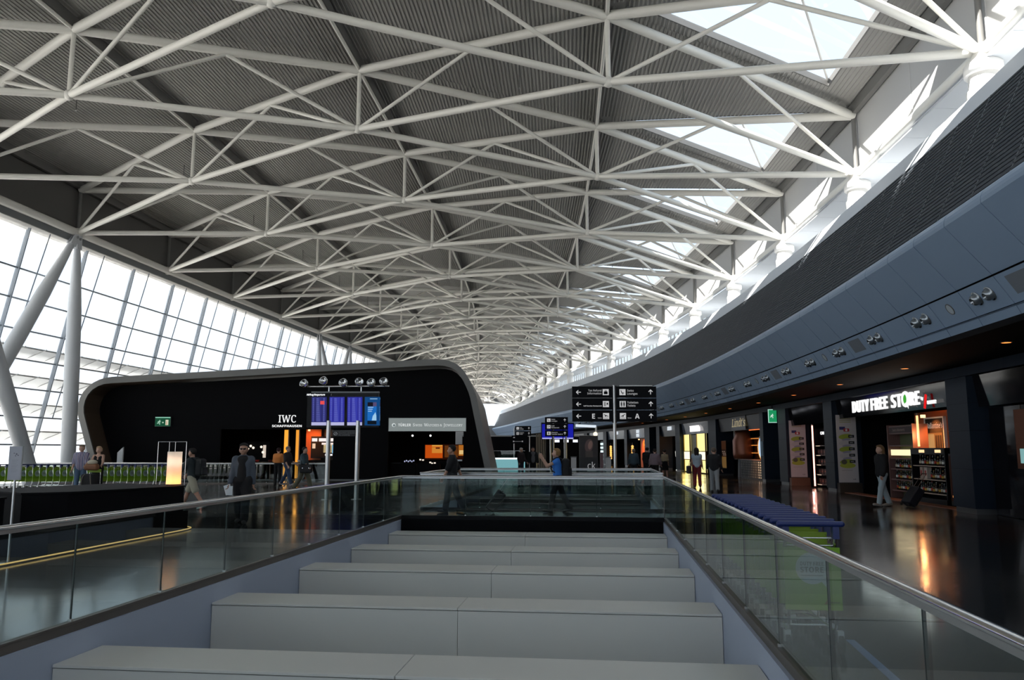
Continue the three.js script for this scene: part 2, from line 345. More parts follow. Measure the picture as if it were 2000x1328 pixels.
{ // end walls of the hall; the unseen glazed one is added to let in daylight
  const g = struct('wall_back', 'added glazed end wall behind the viewer that lets in light');
  const a = plan(-5.0, OFF[0] + 10), b = plan(-5.0, OFF[4] - 4);
  const bq = (f, y) => a.clone().lerp(b, f).setY(y);
  for (const [y0, y1] of [[-.4, .4], [15, 18]]) mesh('end_wall', deckGeo2([bq(0, y0), bq(1, y0), bq(1, y1), bq(0, y1)], .3), M.greyPanel, g);
  for (let k = 0; k < 12; k++) { mesh('end_pane', deckGeo2([bq(k / 12 + .002, .4), bq((k + 1) / 12 - .002, .4), bq((k + 1) / 12 - .002, 15), bq(k / 12 + .002, 15)], .02), M.glass, g).castShadow = false; beam('end_mullion', bq(k / 12, .4), bq(k / 12, 15), .1, .2, M.aluminium, g); }
  const h = struct('wall_far', 'far end wall of the hall with a bright window strip');
  const c = plan(14.6, OFF[0] + 14), d = plan(14.6, OFF[4] * 3);
  const q = (f, y) => c.clone().lerp(d, f).setY(y);
  for (const [f0, f1, y0, y1, m] of [[0, 1, -.4, 6.5, M.grey], [0, 1, 11, 18, M.darkPanel], [.72, 1, 6.5, 11, M.darkPanel]]) mesh('end_wall', deckGeo2([q(f0, y0), q(f1, y0), q(f1, y1), q(f0, y1)], .3), m, h);
  for (let k = 0; k < 9; k++) { mesh('end_pane', deckGeo2([q(.08 * k, 6.5), q(.08 * k + .077, 6.5), q(.08 * k + .077, 11), q(.08 * k, 11)], .02), M.glass, h); }
}

// ------------------------------------------------------------------ inclined glass front on the left
{
  const g = struct('window_1', 'tall inclined glass front on the left side of the hall');
  const TOPY = 12.25, rows = [12.25, 10.3, 8.9, 7.5, 6.1, 4.7, 3.3, 1.9, .1];
  const base = (s) => { const a = plan(s, OFF[4]), n = a.clone().sub(plan(s, OFF[3])).setY(0); const tg = plan(s + .01, OFF[4]).sub(plan(s - .01, OFF[4])).normalize(); const o = V(tg.z, 0, -tg.x); if (o.dot(n) < 0) o.negate(); return { a, o }; };
  const pt = (s, y) => { const { a, o } = base(s); return a.clone().addScaledVector(o, .3 + (TOPY - y) * .205).setY(y); };
  const s0 = -4.87 + 1, cols = [];
  for (let s = -5.37; s < 9.5; s += .5) cols.push(s);
  const shade = new THREE.MeshPhysicalMaterial({ color: lin(.62, .63, .64), roughness: .9, transmission: .35, thickness: 0 });
  const sb = mat(lin(.30, .305, .31), .6);
  cols.forEach((s, k) => {
    const p = pt(s, rows[0]), q = pt(s, -.2), { o } = base(s);
    const n1 = beam('mullion', p.clone().addScaledVector(o, -.12), q.clone().addScaledVector(o, -.12), .06, .13, M.aluminium, g);
    beam('mullion', p.clone().addScaledVector(o, .10).add(V(0, 0, -.16)), q.clone().addScaledVector(o, .10).add(V(0, 0, -.16)), .05, .08, M.aluminium, g);
    if (k === cols.length - 1) return;
    const s2 = s + .5;
    bar('tension_rod', pt(s + .13, rows[0]).addScaledVector(o, -.35), pt(s + .04, rows[6]).addScaledVector(o, -.45), .03, M.aluminium, g, 6);
    for (let j = 0; j + 1 < rows.length; j++) {
      const a = pt(s, rows[j + 1]), b = pt(s2, rows[j + 1]), c = pt(s2, rows[j]), d = pt(s, rows[j]);
      mesh('glass_pane', deckGeo3([a, b, c, d]), M.glass, g).castShadow = false;
      beam('transom', a.clone().addScaledVector(o, -.05), b.clone().addScaledVector(o, -.05), .09, .075, M.aluminium, g);
      if (j >= 3) {                                            // sun blades outside the lower rows
        const e = .35, w = .85; const A = a.clone().addScaledVector(o, e).setY(a.y + .70), B = b.clone().addScaledVector(o, e).setY(b.y + .70);
        mesh('sun_blade', deckGeo2([A, B, B.clone().addScaledVector(o, w).setY(B.y - .5), A.clone().addScaledVector(o, w).setY(A.y - .5)], .03), shade, g);
        bar('blade_tube', A, B, .05, sb, g, 6);
        for (const f of [.15, .5, .85]) { const P = A.clone().lerp(B, f); bar('blade_bracket', P.clone().addScaledVector(o, -e), P.clone().addScaledVector(o, w * .95).setY(P.y - .46), .025, sb, g, 5); }
      }
    }
  });
  const e = struct('trim_1', 'grey eaves band with pale strip between edge tube and glass front');
  for (let s = -5.5; s < 9.5; s += .5) {
    const { o } = base(s), a = plan(s, OFF[4]), b = plan(s + .5, OFF[4]);
    const P = (p, d, y) => p.clone().addScaledVector(o, d).setY(y);
    mesh('eaves_band', deckGeo2([P(a, .05, 12.95), P(b, .05, 12.95), P(b, .22, 12.42), P(a, .22, 12.42)], .08), M.grey, e);
    mesh('eaves_strip', deckGeo2([P(a, .16, 12.40), P(b, .16, 12.40), P(b, .45, 12.22), P(a, .45, 12.22)], .05), M.steelW, e);
  }
}
function deckGeo3(P) {                                         // a single sheet
  const g = new THREE.BufferGeometry(); const [a, b, c, d] = P;
  g.setAttribute('position', new THREE.Float32BufferAttribute([a, b, c, a, c, d].flatMap((p) => [p.x, p.y, p.z]), 3)); g.computeVertexNormals(); return g;
}
{ // roof columns: upright and slanted ones cross in every fifth bay
  const mk = (i, legs) => {
    const top = node('L', 4, i), s = i + 1;
    const foot = (ds, out) => { const a = plan(s + ds, OFF[4]), n = a.clone().sub(plan(s + ds, OFF[3])).setY(0).normalize(); return a.addScaledVector(n, out).setY(-.3); };
    for (const [ds, out, lab] of legs) {
      const f = foot(ds, out), d = f.clone().sub(top), L = d.length(), t = thing('slanted_column', lab, 'column', [top.x, top.y, top.z], 0, 'slanted roof columns along the glass front');
      d.normalize();
      const prof = [[.001, 0], [.12, 0], [.15, .5], [.19, 1.2], [.33, 4.2], [.36, 7], [.34, L - 1], [.30, L], [.001, L]].map(([r, y]) => new THREE.Vector2(r, y));
      const q = new THREE.Quaternion().setFromUnitVectors(V(0, 1, 0), d);
      const sh = mesh('shaft', new THREE.LatheGeometry(prof.map((p) => new THREE.Vector2(p.x, Math.max(.75, p.y))), 24), M.pale, t); sh.quaternion.copy(q);
      const fk = mesh('fork_head', mergeGeometries([bx(.09, .95, .34, .11, .42, 0), bx(.09, .95, .34, -.11, .42, 0)]), M.pale, t); fk.quaternion.copy(q);
      const pin = mesh('pin', new THREE.CylinderGeometry(.07, .07, .4, 12).rotateZ(Math.PI / 2).translate(0, .35, 0), M.grey, fk);
    }
  };
  mk(-1, [[.70, -.75, 'slanted white column rising out of the left picture edge, nearest of all']]);
  mk(0, [[-.88, .25, 'white column leaning left towards the picture edge, sharing its top with an upright one'], [0, -.45, 'upright white column in front of the glass, beside the dark pavilion']]);
  mk(4, [[0, -.4, 'far upright white column above the middle of the pavilion roof'], [.7, -.7, 'far white column leaning right above the pavilion roof']]);
  mk(5, [[-.88, .25, 'farthest column leaning left just above the pavilion roof'], [0, -.4, 'farthest upright column just above the pavilion roof']]);
}
// ------------------------------------------------------------------ right-hand bulkhead, louvre, ledge and clerestory
const PW = 1.48, T0 = 5.64, T1 = 184;                            // panel width along the wall; stretch that is built
const NOSE = [3.75, 5.97], LT = [2.0, 8.9], PT = [1.4, 9.8], PD = [2.48, 3.97], PC = [2.62, 4.25], PB = [2.98, 4.8];
function profileGeo(pts, thick, len) {                         // profile of [o, y] swept along the wall: local x along, z into the hall
  const sh = new THREE.Shape(); const n = pts.length, back = [];
  pts.forEach(([o, y], k) => { const [o0, y0] = pts[Math.max(0, k - 1)], [o1, y1] = pts[Math.min(n - 1, k + 1)], L = Math.hypot(o1 - o0, y1 - y0); back.unshift([o - thick * (y1 - y0) / L, y + thick * (o1 - o0) / L]); k ? sh.lineTo(o, y) : sh.moveTo(o, y); });
  back.forEach(([o, y]) => sh.lineTo(o, y));
  const g = new THREE.ExtrudeGeometry(sh, { depth: len, bevelEnabled: false });
  g.translate(0, 0, -len / 2); g.rotateY(-Math.PI / 2); return g;   // shape x (o) -> z, depth -> -x
}
const lerp2 = (a, b, f) => [a[0] + (b[0] - a[0]) * f, a[1] + (b[1] - a[1]) * f];
{
  const wall = struct('wall_right', 'curved blue grey bulkhead with louvre band above the shops');
  const arc = []; for (let k = 0; k <= 8; k++) { const a = -.15 + (k / 8) * 2.0; arc.push([NOSE[0] - .28 + .28 * Math.cos(a), NOSE[1] - .2 + .28 * Math.sin(a)]); }
  const gap = .04, gUp = profileGeo([lerp2(PB, PC, -.02), ...arc], .03, PW - gap), gNo = profileGeo([lerp2(PC, PB, .04), lerp2(PC, PB, .96)], .03, PW - gap),
    gLo = profileGeo([PD, lerp2(PC, PD, .06)], .03, PW - gap), gRidge = profileGeo([[PC[0] - .01, PC[1] - .012], [PC[0] + .035, PC[1]], [PC[0] - .01, PC[1] + .012]], .02, PW), gBack = profileGeo([[PD[0] - .06, PD[1]], [PC[0] - .07, PC[1]], [PB[0] - .07, PB[1]], [NOSE[0] - .2, NOSE[1] - .1]], .03, PW + .03);
  const N0 = [arc[8][0] - .05, arc[8][1] - .02];
  const gLv = profileGeo([N0, LT], .04, PW - .02);
  const slatSet = []; for (let k = 0; k < 26; k++) { const p = lerp2(N0, LT, (k + .5) / 26); slatSet.push(bx(PW - .04, .035, .05, 0, p[1], p[0])); }
  const gSl = mergeGeometries(slatSet);
  const gPa = profileGeo([LT, [LT[0] - .02, LT[1] + .03], PT, [PT[0] - .5, PT[1] + .02]], .04, PW * 2 - .014), gLd = profileGeo([PT, [-2.0, PT[1]]], .05, PW * 2);
  const gSoff = profileGeo([[.1, YL[0] - .28], [-1.5, YL[0] - .36]], .05, PW * 1.5 - .012);
  const gJoint = profileGeo([N0, LT], .02, .05);
  const nozGeo = new THREE.LatheGeometry([[.001, .05], [.05, .05], [.058, .128], [.08, .118], [.104, .092], [.12, .05], [.122, .012], [.15, .012], [.15, 0], [.001, 0]].map(([a, b]) => new THREE.Vector2(a, b)), 20);
  const face = Math.atan2(PB[0] - PC[0], PB[1] - PC[1]);       // how far the strip leans out
  const seqs = ['pair', 'speaker', 'pair', 'blank', 'pair', 'grille'];
  const jetM = mat(lin(.30, .33, .36), .25, .7), discM = mat(lin(.42, .48, .52), .5), grM = mat(lin(.16, .18, .21), .6), jointM = mat(lin(.12, .13, .14), .5);
  const hOff = profileGeo; let k = 0; const phase = 0;
  for (let t = T0; t < T1; t += PW, k++) {
    const put = (name, geo, m, top = wall) => { const o = mesh(name, geo, m, top); wallFrame(o, t); return o; };
    put('upper_panel', gUp, M.blue); put('lower_panel', gLo, M.blue); put('ridge', gRidge, M.lipBlue); put('backing', gBack, M.blackMatt);
    const pn = put('service_panel', gNo, M.blue), kind = seqs[(k + 0) % 6], mid = lerp2(PC, PB, .55);
    const add = (name, geo, m, x) => { const o = mesh(name, geo, m, pn); o.position.set(x, mid[1], mid[0] + .002); o.rotation.x = Math.PI / 2 + face; return o; };
    if (t < 120) {
      if (kind === 'pair') { add('air_nozzle', nozGeo, jetM, -.26); add('air_nozzle', nozGeo, jetM, .26); }
      if (kind === 'speaker') { const r = add('speaker_ring', new THREE.TorusGeometry(.12, .014, 6, 24).rotateX(Math.PI / 2), M.purlin, 0); add('speaker_disc', new THREE.CylinderGeometry(.115, .115, .012, 24), discM, 0); }
      if (kind === 'grille') { const o = mesh('vent_grille', bx(.86, .38, .012), grM, pn); o.position.set(0, mid[1], mid[0]); o.rotation.x = face; }
    }
    put('louvre_panel', gLv, M.louvre); const sl = put('louvre_slats', gSl, M.louvre); sl.userData.kind = 'stuff';
    const j = put('louvre_joint', gJoint, jointM); j.position.copy(wallPt(t + PW / 2, .015, 0));
    if (k % 2 === 0) { const o = put('parapet_panel', gPa, M.pale); wallFrame(o, t + PW / 2); const l = put('ledge', gLd, M.pale); wallFrame(l, t + PW / 2); }
  }
  const cl = struct('window_2', 'clerestory strip of narrow panes above the ledge');
  for (let t = T0; t < T1; t += PW * 1.5) { const o = mesh('soffit_panel', gSoff, M.pale, cl); wallFrame(o, t); const d = 1 ; }
  const gPane = bx(.82, 1.86, .012), gPier = bx(.32, 1.95, .03), gSill = bx(1.15, .2, .06);
  for (let t = T0; t < T1; t += 1.14) {
    const y = EYE + (YL[0] - EYE) - .36 - .93; const a = mesh('clerestory_pane', gPane, M.glass, cl); wallFrame(a, t, -1.5, y); a.castShadow = false;
    const b = mesh('pier', gPier, M.greyPanel, cl); wallFrame(b, t + .57, -1.5, y);
    const c = mesh('sill', gSill, M.aluminium, cl); wallFrame(c, t, -1.5, PT[1] - .02);
  }
  // short supports between ledge and roof frame
  const ord = ['nearest', 'second', 'third', 'fourth', 'fifth', 'sixth', 'seventh', 'eighth', 'ninth', 'tenth', 'eleventh', 'twelfth', 'thirteenth'];
  for (let i = 0, n = 0; i <= 12; i++, n++) {
    const L = node('L', 0, i), t = thing('roof_support', `${ord[n]} short white roof support on the right-hand ledge, counted from the viewer`, 'column', [L.x, PT[1], L.z]);
    const H = L.y - PT[1];
    mesh('shaft', new THREE.LatheGeometry([[.001, 0], [.42, 0], [.42, H * .42], [.44, H * .44], [.44, H * .50], [.40, H * .52], [.36, H * .7], [.001, H * .7]].map(([a, b]) => new THREE.Vector2(a, b)), 20), M.steelW, t);
    mesh('bearing', new THREE.LatheGeometry([[.001, H * .7], [.47, H * .7], [.47, H * .82], [.30, H * .9], [.22, H], [.001, H]].map(([a, b]) => new THREE.Vector2(a, b)), 16), M.steelW, t);
  }
}
// ------------------------------------------------------------------ shops along the right
const shopGlow = { warm: 0xffa860, orange: 0xff5a18 };
const SH = 3.82;                                               // soffit over the shop fronts
const trimN = { n: 1 };
{
  const g = struct('wall_shops', 'dark ceiling and back wall of the shop row');
  const gC = bx(2.06, .12, 9.4), gB = bx(2.06, SH, .15);
  for (let t = 1.88; t < 184; t += 2.04) { const c = mesh('soffit', gC, M.blackMatt, g); wallFrame(c, t, -1.85, SH + .10); const b = mesh('shop_back', gB, M.blackMatt, g); wallFrame(b, t, -6.1, SH / 2); }
}
function pillar(t0, t1, o = .55, deep = 1.1) {                 // clad in stacked navy panels on a steel foot
  const g = struct('trim_' + (++trimN.n), 'navy clad pillar between shop fronts'); const w = t1 - t0; wallFrame(g, (t0 + t1) / 2, 0, 0);
  let y = .14; for (const h of [1.0, 1.0, .72, .90]) { box('cladding_panel', w, h - .008, deep, 0, y + h / 2, o - deep / 2, M.navy, g); y += h; }
  box('foot', w - .08, .14, deep - .08, 0, .07, o - deep / 2, M.footSteel, g);
  box('core', w - .03, SH - .2, deep - .03, 0, (SH - .2) / 2 + .14, o - deep / 2, M.blackMatt, g);
}
function lintel(t0, t1, m = M.navy) {                           // navy band over a shop front, one panel every 1.2 m
  const g = struct('trim_' + (++trimN.n), 'navy band over the shop fronts'); const n = Math.max(1, Math.round((t1 - t0) / 1.2)), w = (t1 - t0) / n;
  for (let k = 0; k < n; k++) { const o = mesh('band_panel', bx(w - .008, .26, .2), m, g); wallFrame(o, t0 + w * (k + .5), .5, SH - .13); }
}
function fascia(name, label, t0, t1, y0, m, o = .38) {
  const t = thing(name, label, 'shop sign'); wallFrame(t, (t0 + t1) / 2, o, 0); const w = t1 - t0;
  box('board', w, SH - .26 - y0, .06, 0, (y0 + SH - .26) / 2, -.04, m, t).rotation.x = .13; return t;
}
function partition(t) { const g = struct('trim_' + (++trimN.n), 'dark partition between shops'); wallFrame(g, t); box('partition_panel', .2, SH, 6.2, 0, SH / 2, -3.0, M.blackMatt, g); }
const pil = [[38.4, 39.6], [49.2, 50.2], [55.3, 56.5], [59.0, 59.6], [68.6, 70.4], [78.0, 79.3], [84.2, 85.2], [87.5, 89.2], [95.5, 96.5], [103.5, 104.8], [111.5, 113], [120, 121], [128.5, 130]];
pil.forEach(([a, b]) => pillar(a, b)); pil.forEach(([a, b], k) => { if (k !== 2) partition((a + b) / 2); });
lintel(16, 150);
function downlight(t, o, lab) {
  const g = thing('downlight', lab, 'lamp'); wallFrame(g, t, o, SH + .03);
  mesh('ring', new THREE.TorusGeometry(.10, .014, 6, 20).rotateX(Math.PI / 2), M.bronze, g); mesh('lamp_disc', new THREE.CylinderGeometry(.09, .09, .02, 18), glow(0xff8a40, 2.2), g);
  const s = new THREE.SpotLight(0xff9a58, 3, 9, .7, .8, 2); s.position.set(0, -.06, 0); s.target.position.set(0, -3, 0); s.castShadow = true; g.add(s, s.target);
}
{ const lab = ['warm soffit downlight at the right picture edge', 'warm soffit downlight above the store letters', 'warm soffit downlight left of the store letters', 'warm soffit downlight above the tall banner', 'warm soffit downlight above the green exit sign', 'warm soffit downlight above the script sign', 'warm soffit downlight right of the yellow shop', 'warm soffit downlight over the yellow shop', 'warm soffit downlight over the small dark shop', 'farthest warm soffit downlight'];
  [33.8, 39.2, 44.6, 50.0, 55.4, 60.8, 66.2, 71.6, 77.0, 85].forEach((t, k) => downlight(t, 1.75, lab[k])); }

// ---- dark unit at the right edge
{
  const f = fascia('shop_fascia', 'plain dark glossy shop fascia at the right picture edge', 28, 38.4, 2.75, M.blackGloss);
  const t = thing('shop_door', 'dark glazed shop doors at the right picture edge', 'door'); wallFrame(t, 35.2, .1, 0);
  for (let k = 0; k < 4; k++) { box('door_leaf', 1.5, 2.7, .05, -2.3 + 1.55 * k, 1.36, 0, M.blackGloss, t); box('door_frame', .04, 2.7, .08, -1.53 + 1.55 * k, 1.36, 0, M.bronze, t); }
  const s = thing('notice_screen', 'small pale screen on an orange panel at the right edge', 'screen'); wallFrame(s, 36.6, .2, 0);
  box('backing', .5, 1.4, .04, .0, 1.9, 0, mat(lin(.12, .03, .008), .6), s); box('screen_face', .26, .34, .02, .08, 1.5, .035, glow(0x9fd8d8, .5), s);
}
// ---- large store with the lit letters
function bottleGeo(h, r) { return new THREE.LatheGeometry([[.001, 0], [r, 0], [r, h * .58], [r * .85, h * .66], [r * .36, h * .76], [r * .34, h * .97], [r * .4, h * .97], [r * .4, h], [.001, h]].map(([a, b]) => new THREE.Vector2(a, b)), 10); }
const bottleKinds = [[.32, .04, 0x2a1206, 0xd8cdb4], [.30, .045, 0x0a0f1c, 0xe4e0d8], [.34, .038, 0x16240f, 0xb8321f], [.27, .05, 0x301a08, 0xc99a38]].map(([h, r, c, l]) => {
  const g = new THREE.Group(); const body = mesh('glass_body', bottleGeo(h, r), mat(c, .12), g); mesh('paper_label', new THREE.CylinderGeometry(r * 1.02, r * 1.02, h * .26, 10, 1, true).translate(0, h * .3, 0), mat(l, .7), body); mesh('cap', new THREE.CylinderGeometry(r * .42, r * .42, h * .08, 8).translate(0, h * .98, 0), mat(l, .4), body); return g;
});
const worldOf = (fr, x, y, z) => { fr.updateMatrixWorld(true); return fr.localToWorld(V(x, y, z)); };
function bottles(fr, x0, x1, y, z, n, where, from = 0) {
  for (let k = 0; k < n; k++) {
    const kind = (k + from) % 4 , o = bottleKinds[kind].clone(), p = worldOf(fr, x0 + (x1 - x0) * (k + .5) / n, y, z); o.name = numbered('bottle'); o.position.copy(p); o.quaternion.copy(fr.quaternion);
    const cn = ['brown bottle with a cream label', 'dark blue bottle with a white label', 'green bottle with a red label', 'squat amber bottle with a gold label'][kind];
    o.userData = { label: `${cn} ${where}`, category: 'bottle', group: 'bottles ' + where }; scene.add(o);
  }
}
{
  const t = fascia('store_sign', 'black glossy fascia with big white lit letters and a red mark', 39.6, 49.2, 2.85, M.blackGloss);
  const lit = glow(0xffffff, .9), red = glow(0xff1818, .7), gr = glow(0x35b020, .75);
  const word = (w, x0, x1) => letters('lettering', w, fontSans, .42, .05, lit, t, (x0 + x1) / 2, 3.20, .06, x1 - x0);
  word('DUTY', -2.8, -1.2); word('FREE', -1.0, .42); word('ST', .75, 1.55); word('RE', 2.16, 2.82);
  mesh('bubble_ring', new THREE.TorusGeometry(.20, .055, 8, 28), lit, t).position.set(1.86, 3.21, .09);
  const bub = mesh('bubble', new THREE.CylinderGeometry(.16, .16, .04, 24).rotateX(Math.PI / 2), gr, t); bub.position.set(1.86, 3.21, .08);
  const tail = mesh('bubble_tail', new THREE.ConeGeometry(.06, .22, 4), lit, t); tail.position.set(1.99, 2.99, .09); tail.rotation.z = Math.PI + .5;
  letters('lettering', 'by', fontSans, .09, .03, lit, t, 2.98, 3.16, .06);
  letters('lettering', 'uance', fontSans, .14, .03, lit, t, 3.6, 3.02, .06, .55);
  const sl = box('red_slash', .09, .42, .03, 3.2, 3.06, .08, red, t); sl.rotation.z = -.32;
  const l = new THREE.RectAreaLight(0xffffff, 1.2, 5.4, .4); l.position.set(.2, 3.2, .2); l.rotation.y = Math.PI; t.add(l);
}
{
  const F = new THREE.Group(); wallFrame(F, 44.8, 0, 0); F.updateMatrixWorld(true);
  const put = (t, x, y, z) => { const p = F.localToWorld(V(x, y, z)); t.position.copy(p); t.quaternion.copy(F.quaternion); };
  const orange = mat(lin(.55, .10, .015), .55);
  { const t = thing('feature_wall', 'orange lit feature wall inside the store with the lit letters', 'wall panel'); put(t, .65, 0, -1.05); box('panel', 2.6, 2.9, .12, 0, 1.45, 0, orange, t);
    const s = new THREE.SpotLight(0xff8a3a, 14, 7, 1.0, .6, 2); s.position.set(.5, 2.62, .55); s.target.position.set(.5, 1.9, 0); t.add(s, s.target);
    box('spot_lamp', .1, .1, .12, .5, 2.72, .55, glow(0xffc890, 2), t); }
  const vt = (name, lab, t0, o, col, k, y0 = .15, y1 = 2.8) => { const t = thing(name, lab, 'lamp'); wallFrame(t, t0, o, 0); mesh('tube', new THREE.CylinderGeometry(.035, .035, y1 - y0, 10).translate(0, (y0 + y1) / 2, 0), glow(col, k), t); mesh('cap', new THREE.CylinderGeometry(.045, .045, .08, 10).translate(0, y1 + .04, 0), M.bronze, t);
    for (const y of [y0 + .3, y1 - .6]) { const p = new THREE.PointLight(col, .8, 6, 2); p.position.set(0, y, .08); p.castShadow = true; t.add(p); } };
  vt('light_tube', 'vertical orange-white light tube beside the orange store wall', 43.85, -.4, 0xffb070, 2.3, 1.75, 2.75);
  vt('light_tube', 'vertical pinkish light tube between the two tall banners', 52.85, .15, 0xffb0a0, 2.4, .08, 2.7);
  { const t = thing('light_box', 'white framed light box with script lettering on the orange wall', 'sign'); put(t, 1.0, 0, -.96);
    const tx = canvasTex(256, 320, (g, w, h) => { g.fillStyle = '#0a0806'; g.fillRect(0, 0, w, h); g.fillStyle = '#e8d8c8'; g.font = 'italic 50px serif'; g.textAlign = 'center'; g.fillText("Ballantine's", w / 2, 66, 230); g.fillStyle = '#b06a30'; g.fillRect(22, 98, w - 44, 170); g.fillStyle = '#e0a868'; g.fillRect(30, 106, 90, 150); g.fillStyle = '#3a1a0a'; for (let k = 0; k < 3; k++) g.fillRect(134 + k * 32, 116, 26, 110); g.fillStyle = '#fff0d0'; g.fillRect(130, 236, 90, 12); g.fillStyle = '#100a06'; g.fillRect(22, 268, w - 44, 40); });
    const m = new THREE.MeshStandardMaterial({ color: 0x111111, map: tx, emissive: 0xffffff, emissiveMap: tx, emissiveIntensity: .55 });
    box('screen_face', 1.25, 1.5, .03, 0, 1.9, .05, m, t); const fr = mat(lin(.8, .76, .7), .4);
    box('frame_side', .05, 1.6, .1, -.66, 1.9, .03, fr, t); box('frame_side', .05, 1.6, .1, .66, 1.9, .03, fr, t); box('frame_top', 1.37, .05, .1, 0, 2.68, .03, fr, t); box('backing', 1.3, 1.6, .06, 0, 1.9, 0, M.black, t); }
  { const t = thing('shelf_unit', 'tall lit shelf unit with green back in the store entrance', 'shelf'); put(t, -.3, 0, -.45);
    const back = mat(lin(.10, .11, .05), .7), pk = mat(lin(.16, .08, .07), .5);
    box('back_panel', 2.0, 2.5, .06, 0, 1.25, -.3, back, t); box('header', 2.1, .28, .4, 0, 2.32, -.1, pk, t); for (const x of [-1.02, 1.02]) box('side_panel', .05, 2.5, .5, x, 1.25, -.1, pk, t);
    for (const y of [.25, .62, .98, 1.34, 1.78]) box('shelf', 2.0, .04, .42, 0, y, -.1, pk, t);
    box('light_strip', 1.9, .2, .05, 0, 1.55, .06, glow(0xfff0c0, 1.0), t);
    const l = new THREE.RectAreaLight(0xffe8b8, 3, 1.9, .2); l.position.set(0, 1.55, .12); l.rotation.y = Math.PI; t.add(l);
    const tx = canvasTex(256, 32, (g, w, h) => { g.fillStyle = '#3a2a28'; g.fillRect(0, 0, w, h); g.fillStyle = '#a08a80'; g.font = '20px sans-serif'; g.fillText('Swiss Moments', 40, 23); }); box('header_print', 1.9, .2, .01, 0, 2.32, .105, mat(0xffffff, .6, 0, { map: tx }), t);
    const fr = new THREE.Group(); fr.position.copy(t.position); fr.quaternion.copy(t.quaternion);
    bottles(fr, -.95, .95, 1.002, -.05, 11, 'on the upper shelf of the tall shelf unit'); bottles(fr, -.95, .95, .642, -.05, 11, 'on the middle shelf of the tall shelf unit', 1); bottles(fr, -.95, .95, .272, -.05, 11, 'on the low shelf of the tall shelf unit', 2); }
  { const t = thing('display_gondola', 'dark shelving with bottles in the store entrance', 'shelf'); put(t, 2.0, 0, -.42);
    box('back_panel', 2.3, 1.55, .06, 0, .85, -.25, M.blackMatt, t); box('top_band', 2.36, .2, .5, 0, 1.6, 0, M.black, t); for (const x of [-1.15, 1.15]) box('side_panel', .06, 1.7, .5, x, .85, 0, M.black, t); box('plinth', 2.36, .16, .55, 0, .08, 0, M.black, t);
    for (const y of [.3, .72, 1.14]) { box('shelf', 2.25, .03, .42, 0, y, 0, M.bronze, t); box('shelf_edge', 2.25, .02, .012, 0, y, .218, mat(lin(.7, .5, .35), .3), t); }
    for (const x of [-.35, .75]) box('price_light', .36, .09, .02, x, 1.6, .255, glow(0xffd8a0, 1.1), t);
    const fr = new THREE.Group(); fr.position.copy(t.position); fr.quaternion.copy(t.quaternion);
    bottles(fr, -1.05, .1, .317, .04, 8, 'on the low dark gondola shelf, left half', 1); bottles(fr, .2, 1.05, .317, .04, 6, 'on the low dark gondola shelf, right half', 3); bottles(fr, -.3, 1.05, .737, .04, 9, 'on the middle dark gondola shelf', 2); bottles(fr, -1.05, 1.05, 1.157, .04, 12, 'on the upper dark gondola shelf', 0);
    for (const [x, c, lab] of [[-.55, lin(.6, .5, .42), 'pale gift box with red print on the gondola shelf'], [-.85, lin(.5, .38, .3), 'second pale gift box on the gondola shelf']]) { const b = thing('gift_box', lab, 'box'); b.position.copy(fr.localToWorld ? worldOf(fr, x, .735, .02) : V()); b.quaternion.copy(fr.quaternion); box('carton', .2, .36, .14, 0, .18, 0, mat(c, .6), b, .006); box('print', .1, .16, .004, 0, .18, .072, mat(lin(.45, .05, .05), .6), b); } }
  { const t = thing('display_case', 'glass display case with amber lit figure beside the right pillar', 'display case'); put(t, 3.75, 0, -.35);
    const tx = canvasTex(128, 256, (g, w, h) => { g.fillStyle = '#1c0c06'; g.fillRect(0, 0, w, h); g.fillStyle = '#8a4a20'; g.beginPath(); g.ellipse(60, 150, 18, 70, .2, 0, 7); g.fill(); g.fillStyle = '#d89050'; g.beginPath(); g.arc(70, 70, 16, 0, 7); g.fill(); g.fillRect(20, 225, 90, 12); g.fillStyle = '#5a2a10'; g.fillRect(84, 40, 20, 170); });
    box('body', .62, 1.5, .4, 0, .78, 0, M.black, t); box('screen_face', .54, 1.3, .02, 0, .82, .205, new THREE.MeshStandardMaterial({ color: 0x221100, map: tx, emissive: 0xffffff, emissiveMap: tx, emissiveIntensity: .7 }), t); }
  { const t = thing('floor_threshold', 'terracotta threshold strip on the floor of the store entrance', 'threshold'); put(t, .4, 0, .1); box('strip', 9.2, .012, .5, 0, .006, 0, mat(lin(.28, .10, .05), .4), t); }
}
